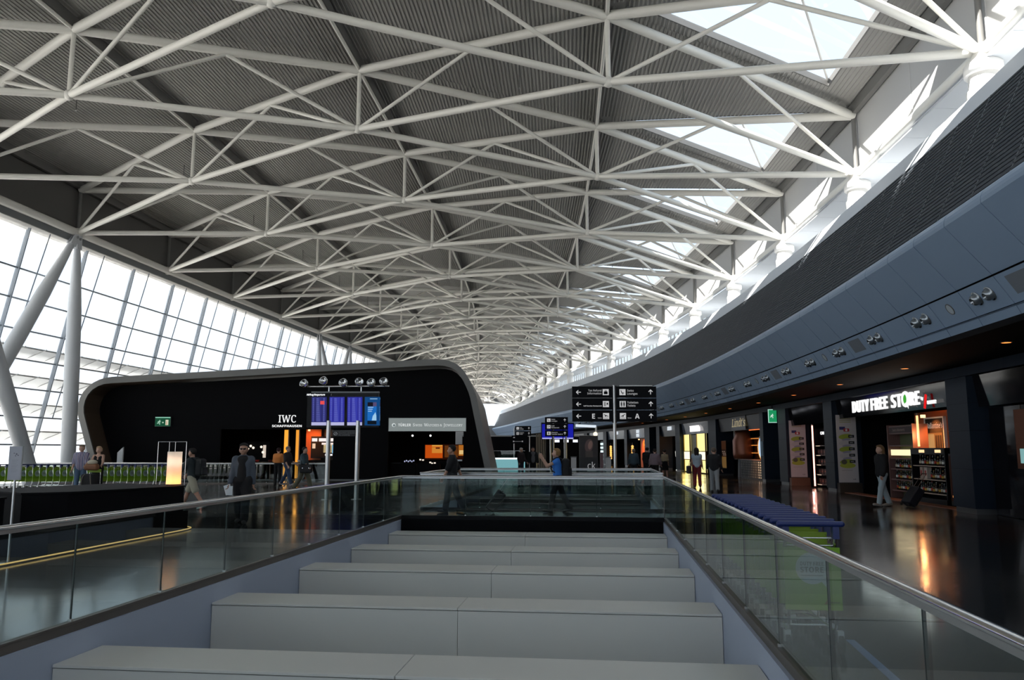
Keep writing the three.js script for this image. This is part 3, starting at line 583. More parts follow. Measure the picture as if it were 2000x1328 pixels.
// ---- banners
{
  const tx = canvasTex(256, 1024, (g, w, h) => {
    g.fillStyle = '#c2bcbe'; g.fillRect(0, 0, w, h); g.fillStyle = '#9aa060'; g.font = '20px sans-serif'; for (let k = 0; k < 3; k++) g.fillRect(40, 50 + k * 26, 150, 9);
    g.fillStyle = '#2c3470'; g.fillRect(34, 178, 76, 46); g.fillStyle = '#b02830'; g.fillRect(88, 206, 76, 46); g.fillStyle = '#fff'; g.fillRect(120, 212, 12, 34); g.fillRect(109, 223, 34, 12);
    for (let k = 0; k < 5; k++) { const y = 330 + k * 96; g.fillStyle = k % 2 ? '#b8b4b8' : '#98a83c'; g.beginPath(); g.ellipse(110, y, 92, 40, -.12, 0, 7); g.fill(); g.fillStyle = '#9490a8'; g.beginPath(); g.ellipse(120, y + 44, 60, 18, -.12, 0, 7); g.fill(); g.fillStyle = '#17171e'; g.fillRect(148, y - 26, 76, 42); g.fillStyle = '#c8c8c8'; g.font = 'bold 22px sans-serif'; g.fillText('50%', 162, y + 3); }
    g.fillStyle = '#a8b040'; g.beginPath(); g.ellipse(120, 770, 104, 40, 0, 0, 7); g.fill(); g.fillStyle = '#5a5a4a'; g.beginPath(); g.arc(76, 716, 38, 0, 7); g.fill(); g.fillStyle = '#a0989c'; g.fillRect(40, 840, 140, 8);
    g.fillStyle = '#4a4448'; g.font = 'bold 22px sans-serif'; g.fillText('CHF', 180, 985);
  });
  const pm = mat(0xffffff, .6, 0, { map: tx });
  for (const [t, lab, bm] of [[49.14, 'tall pale price banner on a dark base, right one, beside the store entrance', mat(lin(.035, .026, .02), .5)], [55.24, 'tall pale price banner on a brown base, left one, near the exit sign', mat(lin(.14, .065, .035), .5)]]) {
    const g = thing('price_banner', lab, 'banner'); wallFrame(g, t, .06, 0); g.rotateY(Math.PI / 2); box('base', .86, .36, .30, 0, .18, .1, bm, g); box('panel', .76, 2.62, .05, 0, 1.69, .04, mat(lin(.4, .38, .38), .6), g); box('print', .74, 2.6, .006, 0, 1.69, .069, pm, g);
  }
}
// ---- camera unit
{
  fascia('shop_fascia', 'dark glossy fascia between the banners, mirroring blue light', 50.2, 55.3, 2.75, M.blackGloss);
  const t = thing('shelf_unit', 'narrow dark shelf unit with small camera letters', 'shelf'); wallFrame(t, 53.2, -.5, 0);
  box('back_panel', 1.7, 2.6, .06, 0, 1.3, -.25, M.blackMatt, t); for (const x of [-.85, .85]) box('side_panel', .05, 2.6, .5, x, 1.3, 0, M.black, t);
  for (const y of [.12, .55, .98, 1.4, 1.82]) { box('shelf', 1.66, .03, .4, 0, y, 0, M.bronze, t); box('shelf_light', .5, .02, .012, -.35, y - .01, .205, glow(0xffe0c0, .9), t); }
  letters('lettering', 'CAMERA', fontSans, .13, .02, glow(0xffffff, 1), t, .05, 2.38, .0, 1.1); box('header', 1.7, .4, .06, 0, 2.4, -.04, M.blackMatt, t);
  for (let r = 0; r < 4; r++) for (let k = 0; k < 4; k++) {
    const c = thing('boxed_product', `small dark boxed product, ${['first', 'second', 'third', 'fourth'][k]} on the ${['lowest', 'second', 'third', 'top'][r]} shelf under the camera letters`, 'box'); const p = worldOf(t, -.6 + .36 * k, [.135, .565, .995, 1.415][r], 0); c.position.copy(p); c.quaternion.copy(t.quaternion);
    box('carton', .24, .24, .2, 0, .12, 0, mat(lin(.03 + .02 * rnd(), .02, .018), .4), c, .01); box('print', .12, .05, .004, 0, .13, .102, mat(lin(.35, .12, .08), .5), c);
  }
}
function pictogram(g, kind, x, y, s, fg = '#e8e8ea', bg = '#08090c') {
  g.fillStyle = fg; g.fillRect(x, y, s, s); g.fillStyle = bg; g.strokeStyle = bg; const u = s / 10;
  if (kind === 'toilet') { for (const k of [2.8, 7.2]) { g.beginPath(); g.arc(x + k * u, y + 1.9 * u, .95 * u, 0, 7); g.fill(); g.fillRect(x + (k - 1.1) * u, y + 3.1 * u, 2.2 * u, 3.2 * u); g.fillRect(x + (k - .9) * u, y + 6 * u, .8 * u, 3 * u); g.fillRect(x + (k + .1) * u, y + 6 * u, .8 * u, 3 * u); } g.fillRect(x + 4.8 * u, y + u, .4 * u, 8 * u); }
  if (kind === 'plane' || kind === 'plane2') { g.save(); g.translate(x + 5 * u, y + 4 * u); g.rotate(kind === 'plane' ? .45 : -.45); g.beginPath(); g.moveTo(-4 * u, -.3 * u); g.lineTo(4 * u, -.6 * u); g.lineTo(4.2 * u, .3 * u); g.lineTo(-3.6 * u, .7 * u); g.fill(); g.beginPath(); g.moveTo(-.6 * u, 0); g.lineTo(1.6 * u, 0); g.lineTo(-.6 * u, 2.6 * u); g.lineTo(-1.6 * u, 2.6 * u); g.fill(); g.restore(); g.fillRect(x + u, y + 8.2 * u, 8 * u, .6 * u); }
  if (kind === 'food') { g.fillRect(x + 2 * u, y + 1.5 * u, .9 * u, 7 * u); g.fillRect(x + 4 * u, y + 1.5 * u, .9 * u, 7 * u); g.beginPath(); g.arc(x + 7.4 * u, y + 4 * u, 1.3 * u, 0, 7); g.fill(); g.fillRect(x + 6 * u, y + 5.6 * u, 2.8 * u, .7 * u); }
  if (kind === 'seat') { g.lineWidth = 1.1 * u; g.beginPath(); g.moveTo(x + 2.4 * u, y + 2 * u); g.lineTo(x + 4 * u, y + 6.4 * u); g.lineTo(x + 7.4 * u, y + 6.4 * u); g.stroke(); g.fillRect(x + 5 * u, y + 7 * u, .9 * u, 2 * u); }
  if (kind === 'bag') { g.fillRect(x + 2 * u, y + 4 * u, 6 * u, 4.4 * u); g.lineWidth = .7 * u; g.strokeRect(x + 3.8 * u, y + 2.4 * u, 2.4 * u, 1.6 * u); }
  if (kind === 'pin') { g.fillRect(x + 3.6 * u, y + 1.5 * u, 2.6 * u, 7 * u); }
}
function arrow(g, dir, x, y, s) { g.save(); g.translate(x, y); g.rotate(dir === 'left' ? 0 : Math.PI / 2); g.strokeStyle = '#e8e8ea'; g.lineWidth = s * .17; g.lineCap = 'butt'; g.beginPath(); g.moveTo(-s / 2, 0); g.lineTo(s / 2, 0); g.stroke(); g.beginPath(); g.moveTo(-s * .05, -s * .42); g.lineTo(-s * .46, 0); g.lineTo(-s * .05, s * .42); g.stroke(); g.restore(); }
function runner(g, x, y, s, c) { g.fillStyle = c; g.strokeStyle = c; g.lineWidth = s * .12; g.lineCap = 'round'; g.beginPath(); g.arc(x + s * .1, y - s * .38, s * .09, 0, 7); g.fill(); const L = (a) => { g.beginPath(); a.forEach(([p, q], k) => k ? g.lineTo(x + p * s, y + q * s) : g.moveTo(x + p * s, y + q * s)); g.stroke(); }; L([[.05, -.25], [-.05, .05]]); L([[-.05, .05], [.12, .2], [.1, .42]]); L([[-.05, .05], [-.2, .2], [-.36, .2]]); L([[.05, -.22], [.24, -.08]]); L([[.03, -.22], [-.2, -.12], [-.24, 0]]); }
{ // exit sign in the dark passage
  const tx = canvasTex(128, 224, (g, w, h) => { g.fillStyle = '#1f9a62'; g.fillRect(0, 0, w, h); g.fillStyle = '#b8e8d8'; g.fillRect(0, 0, w, 12); g.fillRect(0, h - 12, w, 12); g.fillRect(0, 0, 12, h); runner(g, 62, 112, 78, '#f4fff8'); });
  const t = thing('exit_sign', 'tall green exit sign with running figure beside the left banner', 'sign'); const p = wallPt(57.1, .62, 2.95); t.position.copy(p); t.rotation.y = -.30;
  box('housing', .42, .68, .1, 0, .34, 0, mat(lin(.4, .5, .48), .5), t); box('sign_face', .40, .66, .008, 0, .34, .055, new THREE.MeshStandardMaterial({ color: 0x0c3020, map: tx, emissive: 0xffffff, emissiveMap: tx, emissiveIntensity: .75 }), t); box('bracket', .06, .24, .06, 0, .79, 0, M.black, t);
}
// ---- chocolate shop
{
  const t = fascia('shop_sign', 'dark brown fascia with gold script lettering', 59.6, 68.6, 2.75, mat(lin(.016, .014, .015), .4));
  const tx = canvasTex(256, 200, (g, w, h) => { g.clearRect(0, 0, w, h); g.fillStyle = '#08070a'; g.fillRect(0, 0, w, h); g.fillStyle = '#d8c48c'; g.font = 'italic 150px serif'; g.textAlign = 'center'; g.fillText("Lindt's", w / 2, 150, 240); });
  box('script_plate', 2.9, .84, .012, .1, 3.18, .07, new THREE.MeshStandardMaterial({ color: 0x222222, map: tx, roughness: .4, emissive: 0xffffff, emissiveMap: tx, emissiveIntensity: .55 }), t);
  box('light_strip', 2.4, .04, .06, 3.2, 2.72, .0, glow(0xff7a38, 1.2), t);
  const F = wallFrame(new THREE.Group(), 64.1, 0, 0); const put = (o, x, y, z) => { o.position.copy(worldOf(F, x, y, z)); o.quaternion.copy(F.quaternion); };
  { const c = thing('chocolate_counter', 'black counter front studded with rows of small pale squares', 'counter'); put(c, 1.6, 0, -.2);
    box('body', 4.6, 1.05, .7, 0, .53, 0, M.black, c); box('top', 4.7, .05, .8, 0, 1.08, 0, mat(lin(.2, .1, .07), .4), c); const sq = mat(lin(.75, .72, .66), .4), sqD = mat(lin(.16, .14, .12), .5), sg = bx(.13, .09, .02);
    for (let r = 0; r < 7; r++) for (let k = 0; k < 14; k++) { const o = mesh('square_stud', sg, k > 9 ? sq : sqD, c); o.position.set(-2.1 + .32 * k, .14 + r * .135, .36); }
    const l = new THREE.SpotLight(0xffc890, 30, 6, .8, .7, 2); l.position.set(1.2, 2.6, 1.4); l.target.position.set(1.4, .5, .2); c.add(l, l.target); }
  { const c = thing('shelf_unit', 'amber lit wall shelf behind the chocolate counter', 'shelf'); put(c, -1.3, 0, -1.2); const gl = glow(0xff9a40, .75);
    box('back_panel', 2.2, 2.2, .06, 0, 1.3, 0, mat(lin(.2, .06, .015), .6), c); for (const y of [1.5, 1.95, 2.35]) { box('shelf', 2.2, .05, .3, 0, y, .16, mat(lin(.3, .1, .03), .5), c); box('light_strip', 2.1, .04, .02, 0, y - .05, .3, gl, c); } box('light_panel', .3, .9, .04, .95, 1.9, .1, glow(0xffd080, 1.0), c); }
  { const c = thing('round_lightbox', 'round white and gold light box at the chocolate shop pillar', 'sign'); put(c, 3.6, 1.75, .2); const d = mesh('sign_face', new THREE.CylinderGeometry(.62, .62, .08, 28).rotateX(Math.PI / 2), glow(0xbfe0ff, .75), c); mesh('rim', new THREE.TorusGeometry(.63, .06, 8, 28), mat(lin(.6, .35, .08), .3, .5), c); }
  { const c = thing('machine_column', 'tall copper chocolate mixer column inside the chocolate shop', 'column'); put(c, -2.4, 0, -.5); mesh('drum', new THREE.LatheGeometry([[.001, 1.1], [.55, 1.1], [.6, 1.4], [.6, 2.2], [.45, 2.5], [.45, 3.0], [.001, 3.0]].map(([a, b]) => new THREE.Vector2(a, b)), 24), mat(lin(.32, .11, .06), .35, .3), c); mesh('stand', new THREE.CylinderGeometry(.3, .36, 1.1, 20).translate(0, .55, 0), M.grey, c); box('white_post', .16, 1.9, .16, -.85, 2.0, .2, mat(lin(.5, .48, .46), .5), c); }
  { const c = thing('poster', 'tall amber poster beside the chocolate shop entrance', 'poster'); put(c, -3.85, 0, .25); const tp = canvasTex(96, 256, (g, w, h) => { g.fillStyle = '#4a2a16'; g.fillRect(0, 0, w, h); g.fillStyle = '#2a1810'; g.fillRect(0, 80, w, 60); g.fillStyle = '#a89080'; for (let k = 0; k < 6; k++) g.fillRect(10 + k * 13, 96 + (k % 3) * 16, 26, 9); g.fillStyle = '#8a6838'; g.fillRect(0, 150, w, 106); }); box('panel', 1.05, 1.7, .06, 0, 1.35, 0, M.black, c); box('print', 1.0, 1.65, .006, 0, 1.35, .034, new THREE.MeshStandardMaterial({ map: tp, emissive: 0xffffff, emissiveMap: tp, emissiveIntensity: .35 }), c); }
  { const c = thing('info_sticker', 'small pale blue notice on the chocolate shop pillar', 'notice'); const p = wallPt(59.3, .57, 1.7); c.position.copy(p); c.quaternion.copy(F.quaternion); box('plate', .4, .75, .012, 0, 0, 0, mat(lin(.12, .22, .3), .5), c); }
}
// ---- yellow shop
{
  const t = fascia('shop_sign', 'grey blue fascia with bright white block letters over the yellow shop', 70.4, 78, 2.75, mat(lin(.10, .125, .17), .12));
  letters('lettering', 'TIFFANY&Co', fontSans, .42, .05, glow(0xfff8f4, 1.3), t, .1, 3.12, .06, 2.6);
  const F = wallFrame(new THREE.Group(), 74.2, 0, 0), put = (o, x, y, z) => { o.position.copy(worldOf(F, x, y, z)); o.quaternion.copy(F.quaternion); };
  const yel = glow(0xfff0a0, 1.0), yel2 = glow(0xfff8d0, 1.25), dim = mat(lin(.5, .32, .03), .6);
  for (const [x, w, lab] of [[.9, 2.2, 'bright yellow lit show window right of the small grey door'], [-2.9, 1.7, 'yellow lit show window left of the small grey door']]) {
    const c = thing('show_window', lab, 'show window'); put(c, x, 0, .42);
    box('light_panel', w, 1.2, .05, 0, 2.15, -.2, yel, c); box('light_panel', w, .55, .05, 0, 1.22, -.16, yel2, c); box('light_panel', w, .85, .05, 0, .5, -.2, yel, c); box('shelf_ledge', w, .05, .1, 0, 1.52, -.14, dim, c); box('shelf_ledge', w, .05, .1, 0, .93, -.14, dim, c); box('side_panel', .08, 2.75, .08, w / 2, 1.38, -.16, mat(lin(.18, .05, .01), .6), c); box('side_panel', .05, 2.75, .08, -w / 2, 1.38, -.16, dim, c);
    const l = new THREE.RectAreaLight(0xffe080, 1.6, w, 2.4); l.position.set(0, 1.4, .05); l.rotation.y = Math.PI; c.add(l);
  }
  const d = thing('shop_door', 'grey door between two yellow show windows', 'door'); put(d, -1.15, 0, .1); box('leaf', 1.9, 2.7, .06, 0, 1.35, 0, mat(lin(.16, .17, .17), .4), d); box('door_frame', .08, 2.7, .1, -.95, 1.35, .02, M.bronze, d); box('door_frame', .08, 2.7, .1, .95, 1.35, .02, M.bronze, d);
}
// ---- smaller units further on
function unit(t0, t1, text, lab, fm, inner) {
  const t = fascia('shop_sign', lab, t0, t1, 2.7, fm); if (text) text.forEach((s, k) => letters('lettering', s, fontSans, .3, .04, glow(0xdfe8f0, .8), t, (t1 - t0) * .08, 3.32 - k * .36, .06, s.length * .24));
  const F = wallFrame(new THREE.Group(), (t0 + t1) / 2, 0, 0); inner?.((o, x, y, z) => { o.position.copy(worldOf(F, x, y, z)); o.quaternion.copy(F.quaternion); }, t1 - t0);
}
unit(79.3, 84.2, ['ACCOB'], 'dark fascia with small pale letters left of the yellow shop', mat(lin(.03, .036, .045), .3), (put) => {
  const a = thing('mannequin_light', 'slim white lit display figure in the dark shop doorway', 'display'); put(a, -1.1, 0, -.6); mesh('figure', new THREE.LatheGeometry([[.001, .0], [.2, .0], [.2, .05], [.06, .1], [.1, .9], [.2, 1.1], [.22, 1.5], [.08, 1.65], [.12, 1.75], [.13, 1.95], [.001, 2.05]].map(([x, y]) => new THREE.Vector2(x, y)), 16), glow(0xf0f0e8, .8), a);
  const l = thing('ceiling_lamp', 'warm ceiling lamp under the small dark fascia', 'lamp'); put(l, 1.4, 2.5, -.3); mesh('lamp_shade', new THREE.CylinderGeometry(.22, .3, .12, 16), M.bronze, l); mesh('lamp_bulb', new THREE.SphereGeometry(.12, 12, 8).translate(0, -.08, 0), glow(0xffb060, 2.2), l); const p = new THREE.PointLight(0xffb060, 5, 8, 2); p.position.set(0, -.25, 0); l.add(p);
});
unit(89.2, 95.5, ['HUGO', 'BOSS'], 'blue grey fascia with two short lines of white letters over the orange wall', mat(lin(.12, .15, .20), .2), (put) => {
  const a = thing('feature_wall', 'orange lit wall inside the shop with two lines of letters', 'wall panel'); put(a, 1.3, 0, .05); box('panel', 2.4, 2.62, .1, 0, 1.35, 0, mat(lin(.6, .16, .03), .6), a); const l = new THREE.SpotLight(0xff9040, 16, 7, 1.1, .6, 2); l.position.set(.3, 2.45, .6); l.target.position.set(.2, 1.8, 0); a.add(l, l.target); box('spot_lamp', .1, .1, .12, .3, 2.56, .6, glow(0xffc890, 2), a);
  const s = thing('lamp_column', 'column of small glowing amber lamps right of the doorway', 'lamp'); put(s, -2.3, 0, .25); bar('pole', V(0, 0, 0), V(0, 2.3, 0), .03, M.bronze, s); for (let k = 0; k < 7; k++) mesh('lamp_globe', cylCache.globe ??= new THREE.SphereGeometry(.12, 10, 8), glow(0xffb860, 1.4), s).position.set(0, .75 + .2 * k, 0);
});
unit(96.5, 103.5, ['BO'], 'blue grey fascia with short white letters behind the sign pole', mat(lin(.11, .14, .19), .2), (put) => {
  const s = thing('lamp_column', 'column of small glowing amber lamps left of the sign pole', 'lamp'); put(s, -2.9, 0, .25); bar('pole', V(0, 0, 0), V(0, 2.3, 0), .03, M.bronze, s); for (let k = 0; k < 7; k++) mesh('lamp_globe', cylCache.globe, glow(0xffb860, 1.4), s).position.set(0, .75 + .2 * k, 0);
  const q = thing('red_display', 'dark red display panel beside the sign pole', 'display'); put(q, 1.5, 0, -.8); box('panel', 1.4, 2.3, .1, 0, 1.15, 0, mat(lin(.10, .015, .02), .5), q); box('screen_face', .6, .35, .02, .1, 1.9, .06, glow(0xff6a78, .7), q);
});
unit(104.8, 111.5, null, 'far pale shop fascia beyond the sign pole', mat(lin(.16, .2, .25), .25), (put) => { const q = thing('lit_shelf', 'bright white lit shelf panel in a far shop', 'shelf'); put(q, .2, 0, -.5); for (let k = 0; k < 5; k++) box('shelf_light', 3.4, .22, .05, 0, .6 + .42 * k, 0, glow(0xd8f0f4, 1.1), q); box('back_panel', 4, 2.6, .05, 0, 1.3, -.1, M.grey, q); });
unit(113, 120, null, 'farther dark shop fascia in the distance', mat(lin(.05, .06, .08), .3));
unit(121, 128.5, null, 'farthest dark shop fascia in the distance', mat(lin(.05, .06, .08), .3));
// ------------------------------------------------------------------ dark pavilion on the left
{
  const Z = -42, D = 14, px = (u, v) => [(u - 1000) / 1550 * 42.4, EYE + (878 - v) / 1550 * 42.9];
  // outline of the frame in metres, from the foot on the left over the top to the foot on the right
  const foot0 = [-21.75, 0], side0 = [-23.0, 3.95], top0 = [-21.5, 5.48], top1 = [-4.3, 6.42], side1 = [-1.9, 4.5], foot1 = [-.95, 0];
  const outline = (inset) => {
    const c = new THREE.Path(); const i = inset;
    c.moveTo(foot0[0] + i, 0); c.lineTo(side0[0] + i * .96 + .1, side0[1] - .5); c.bezierCurveTo(side0[0] + i - .12, side0[1] + .25, side0[0] + .35 + i * .7, top0[1] - .1 - i * .7, top0[0] + .3, top0[1] - i);
    c.lineTo(top1[0], top1[1] - i); c.bezierCurveTo(top1[0] + 1.5 - i * .5, top1[1] + .08 - i, side1[0] - .55 - i * .9, side1[1] + 1.35 - i * .3, side1[0] - i, side1[1]); c.lineTo(foot1[0] - i, 0);
    return c.getSpacedPoints(90).map((p) => p);
  };
  const t = thing('shop_pavilion', 'black fronted shop pavilion inside a rounded taupe frame', 'pavilion', [0, 0, Z]);
  const o1 = outline(0), o2 = outline(.34);
  const ring = (a, b, d) => { const sh = new THREE.Shape(); a.forEach((p, k) => k ? sh.lineTo(p.x, p.y) : sh.moveTo(p.x, p.y)); [...b].reverse().forEach((p) => sh.lineTo(p.x, p.y)); const g = new THREE.ExtrudeGeometry(sh, { depth: d, bevelEnabled: false, steps: 1 }); g.translate(0, 0, -d); return g; };
  mesh('frame_lip', ring(o1, o2, .12), mat(lin(.17, .17, .165), .45), t);
  const sleeve = ring(o1, outline(.30), D); sleeve.translate(0, 0, -.121); mesh('sleeve', sleeve, M.wood, t);
  const face = new THREE.Shape(); outline(.36).forEach((p, k) => k ? face.lineTo(p.x, p.y) : face.moveTo(p.x, p.y));
  const hole = (x0, x1, y0, y1) => { const h = new THREE.Path(); h.moveTo(x0, y0); h.lineTo(x1, y0); h.lineTo(x1, y1); h.lineTo(x0, y1); h.closePath(); face.holes.push(h); };
  hole(-15.9, -9.75, .02, 2.75); hole(-6.75, -2.65, .02, 2.65);
  const fg = new THREE.ExtrudeGeometry(face, { depth: .12, bevelEnabled: false }); fg.translate(0, 0, -1.75); mesh('front_wall', fg, M.blackMatt, t);
  box('room_wall', 18.6, 4.6, .1, -12.8, 2.3, -7.5, M.blackMatt, t); box('room_ceiling', 18.6, .1, 5.9, -12.8, 3.0, -4.55, M.blackMatt, t);
  box('side_slot', .04, 2.6, 4.2, -1.42, 1.7, -4, M.blackMatt, t).rotation.z = .20;
  box('step', 20.2, .06, .3, -11.6, .03, -1.55, M.grey, t);
  // signs on it
  const W = glow(0xffffff, .85);
  const s = thing('shop_sign', 'white serif letters in two lines on the black pavilion front', 'shop sign', [-12.3, 0, Z - 1.62]);
  letters('lettering', 'IWC', fontSerif, .40, .04, W, s, 0, 3.32, 0, .95); letters('lettering', 'SCHAFFHAUSEN', fontSans, .12, .03, W, s, 0, 2.93, 0, 1.62);
  const tx = canvasTex(1024, 180, (g, w, h) => { g.fillStyle = '#87908f'; g.fillRect(0, 0, w, h); g.fillStyle = '#dfe6e6'; g.beginPath(); g.arc(66, 96, 26, 0, 7); g.fill(); g.fillStyle = '#6a7678'; g.beginPath(); g.arc(70, 100, 16, 0, 7); g.fill(); g.fillStyle = '#eef2f2'; g.font = 'bold 52px sans-serif'; g.fillText('TÜRLER', 124, 114, 170); g.font = '56px serif'; g.fillText('S', 318, 114); g.font = '44px serif'; g.fillText('WISS', 350, 114, 95); g.font = '56px serif'; g.fillText('W', 466, 114); g.font = '44px serif'; g.fillText('ATCHES &', 518, 114, 190); g.font = '56px serif'; g.fillText('J', 728, 114); g.font = '44px serif'; g.fillText('EWELLERY', 750, 114, 230); });
  const b = thing('shop_sign', 'long grey lit sign board with white lettering on the pavilion', 'shop sign', [-4.62, 3.0, Z - 1.58]);
  box('board', 4.25, .74, .1, 0, 0, 0, M.grey, b); box('sign_face', 4.2, .70, .01, 0, 0, .056, new THREE.MeshStandardMaterial({ color: 0x444444, map: tx, roughness: .4, emissive: 0xffffff, emissiveMap: tx, emissiveIntensity: .72 }), b);
  const ex = canvasTex(256, 160, (g, w, h) => { g.fillStyle = '#17543a'; g.fillRect(0, 0, w, h); g.fillStyle = '#9fe0c8'; g.fillRect(0, 0, w, 16); runner(g, 70, 92, 90, '#c8f0d8'); g.fillStyle = '#cfe8d0'; g.fillRect(122, 84, 22, 22); g.fillStyle = '#e8e4c8'; g.fillRect(176, 48, 50, 92); g.fillStyle = '#d8a890'; g.fillRect(188, 74, 14, 60); });
  const e = thing('exit_sign', 'green exit sign on the black pavilion front', 'sign', [-19.05, 3.16, Z - 1.55]); box('housing', .84, .52, .12, 0, 0, 0, M.grey, e); box('sign_face', .82, .50, .01, 0, 0, .065, new THREE.MeshStandardMaterial({ color: 0x223322, map: ex, emissive: 0xffffff, emissiveMap: ex, emissiveIntensity: .7 }), e);
  // left shop inside the pavilion
  const in1 = (name, lab, cat, x, z) => thing(name, lab, cat, [x, 0, Z + z]);
  for (const [x, w, k, lab] of [[-12.75, .21, 1.0, 'tall amber lit column, left one, under the serif letters'], [-12.12, .16, .8, 'tall amber lit column, right one, under the serif letters']]) { const c = in1('light_column', lab, 'lamp', x, -3.2); box('lamp_panel', w, 2.7, .12, 0, 1.4, 0, glow(0xffa838, k), c); box('edge', .04, 2.8, .14, w / 2 + .03, 1.4, 0, M.bronze, c); const l = new THREE.RectAreaLight(0xffa850, 3, w, 2.4); l.position.set(0, 1.4, .12); l.rotation.y = Math.PI; c.add(l); }
  { const c = in1('feature_wall', 'orange wall panel inside the pavilion shop', 'wall panel', -11.15, -3.0); box('panel', .85, 2.9, .1, 0, 1.45, 0, mat(lin(.36, .10, .025), .6), c); const l = new THREE.SpotLight(0xff9040, 9, 7, 1.0, .6, 2); l.position.set(0, 2.6, 1.1); l.target.position.set(0, 1.7, 0); c.add(l, l.target); box('spot_lamp', .1, .1, .12, 0, 2.7, 1.1, glow(0xffc890, 1.6), c); }
  { const c = in1('brown_wall', 'dull brown wall panel right of the orange one', 'wall panel', -10.0, -3.3); box('panel', 1.5, 2.9, .1, 0, 1.45, 0, mat(lin(.07, .045, .03), .6), c); }
  { const c = in1('menu_screen', 'bright lit showcase with white header in the pavilion shop', 'showcase', -10.25, -2.5); const tm = canvasTex(256, 160, (g, w, h) => { g.fillStyle = '#120c0a'; g.fillRect(0, 0, w, h); g.fillStyle = '#fff4f0'; g.fillRect(0, 8, 44, 26); g.fillRect(56, 8, 130, 26); g.fillStyle = '#e8c8a8'; g.fillRect(4, 50, 26, 40); g.fillStyle = '#ffe8e0'; g.fillRect(80, 44, 176, 16); g.fillStyle = '#f0d8a0'; g.fillRect(96, 62, 80, 60); g.fillStyle = '#3a2c20'; for (let k = 0; k < 9; k++) g.fillRect(98 + k * 9, 66, 4, 54); g.fillStyle = '#78b8e0'; g.fillRect(166, 62, 90, 66); g.fillStyle = '#1a3050'; g.fillRect(196, 90, 8, 38); g.fillRect(214, 84, 8, 44); g.fillStyle = '#fff'; g.fillRect(110, 134, 60, 14); });
    box('screen_face', 1.75, 1.1, .04, 0, 1.78, 0, new THREE.MeshStandardMaterial({ color: 0x111111, map: tm, emissive: 0xffffff, emissiveMap: tm, emissiveIntensity: .9 }), c); box('counter', 1.9, 1.05, .6, 0, .55, .1, M.blackMatt, c); box('surround', 1.85, 1.2, .04, 0, 1.78, -.03, M.black, c); }
  { const c = in1('mirror_lights', 'small cluster of white mirror lights behind the man in sunglasses', 'lamp', -14.4, -3.2); const gl = glow(0xfff0d8, 1.2); for (const [x, y] of [[-.5, 1.7], [-.35, 1.85], [-.2, 1.75], [.25, 1.8], [.35, 1.5]]) mesh('lamp_globe', new THREE.SphereGeometry(.07, 10, 8), gl, c).position.set(x, y, 0); box('light_panel', .16, .7, .03, .42, 1.55, -.05, glow(0xe8d8c8, .7), c); box('back_panel', 1.4, 1.2, .04, 0, 1.5, -.1, M.blackMatt, c); box('post', .06, 1.2, .06, 0, .5, -.1, M.black, c); }
  for (let k = 0; k < 4; k++) { const c = in1('shop_table', ['small dark table with red things, far left of the amber columns', 'small dark table left of the amber columns', 'small dark table in front of the left amber column', 'small dark table with a white plate beside the orange panel'][k], 'table', -14.1 + k * .8, -2.4 + (k % 2) * .25); box('top', .7, .04, .5, 0, .95, 0, M.wood, c, .01); bar('leg', V(0, 0, 0), V(0, .94, 0), .03, M.bronze, c); mesh('foot', new THREE.CylinderGeometry(.2, .22, .03, 16).translate(0, .015, 0), M.bronze, c);
    const p = thing('table_ornament', `small ${['red', 'dark red', 'pink', 'white'][k]} ornament on a pavilion shop table`, 'ornament', [-14.1 + k * .8, .97, Z - 2.4 + (k % 2) * .25]); mesh('bowl', new THREE.LatheGeometry([[.001, 0], [.06, 0], [.1, .06], [.12, .12], [.1, .12], [.001, .05]].map(([a, b2]) => new THREE.Vector2(a, b2)), 14), mat([0x8a1414, 0x4a0a0a, 0xc06060, 0xd0d0d0][k], .4), p); }
  // right shop inside the pavilion
  { const c = in1('showcase', 'amber lit showcase wall in the right shop of the pavilion', 'showcase', -3.9, -3.4); const tm = canvasTex(256, 128, (g, w, h) => { g.fillStyle = '#2a0c02'; g.fillRect(0, 0, w, h); g.fillStyle = '#e05a10'; g.fillRect(4, 6, 110, 110); g.fillStyle = '#ffb850'; g.fillRect(46, 6, 66, 12); g.fillStyle = '#f09838'; g.fillRect(46, 24, 66, 50); g.fillStyle = '#5a2008'; g.fillRect(70, 26, 26, 12); g.fillStyle = '#6a3a14'; g.fillRect(126, 10, 84, 100); g.fillStyle = '#c87828'; g.fillRect(214, 6, 38, 90); g.fillStyle = '#ffd890'; g.fillRect(218, 50, 30, 34); });
    box('screen_face', 2.3, .85, .04, .1, 1.52, 0, new THREE.MeshStandardMaterial({ color: 0x221008, map: tm, emissive: 0xffffff, emissiveMap: tm, emissiveIntensity: .62 }), c); box('counter', 2.6, 1.0, .5, 0, .5, .1, M.blackMatt, c);
    const l = new THREE.RectAreaLight(0xff9a40, 1.2, 2.4, .8); l.position.set(0, 1.6, .1); l.rotation.y = Math.PI; c.add(l); }
  [[-5.55, 'left'], [-4.55, 'right']].forEach(([x, n]) => { const c = thing('spot_lamp', `tiny white spot lamp, ${n} one, under the grey lit sign`, 'lamp', [x, 2.42, Z - 2.6]); mesh('lamp_globe', new THREE.SphereGeometry(.06, 10, 8), glow(0xffffff, 1.2), c); bar('stem', V(0, .05, 0), V(0, .5, 0), .012, M.black, c, 6); });
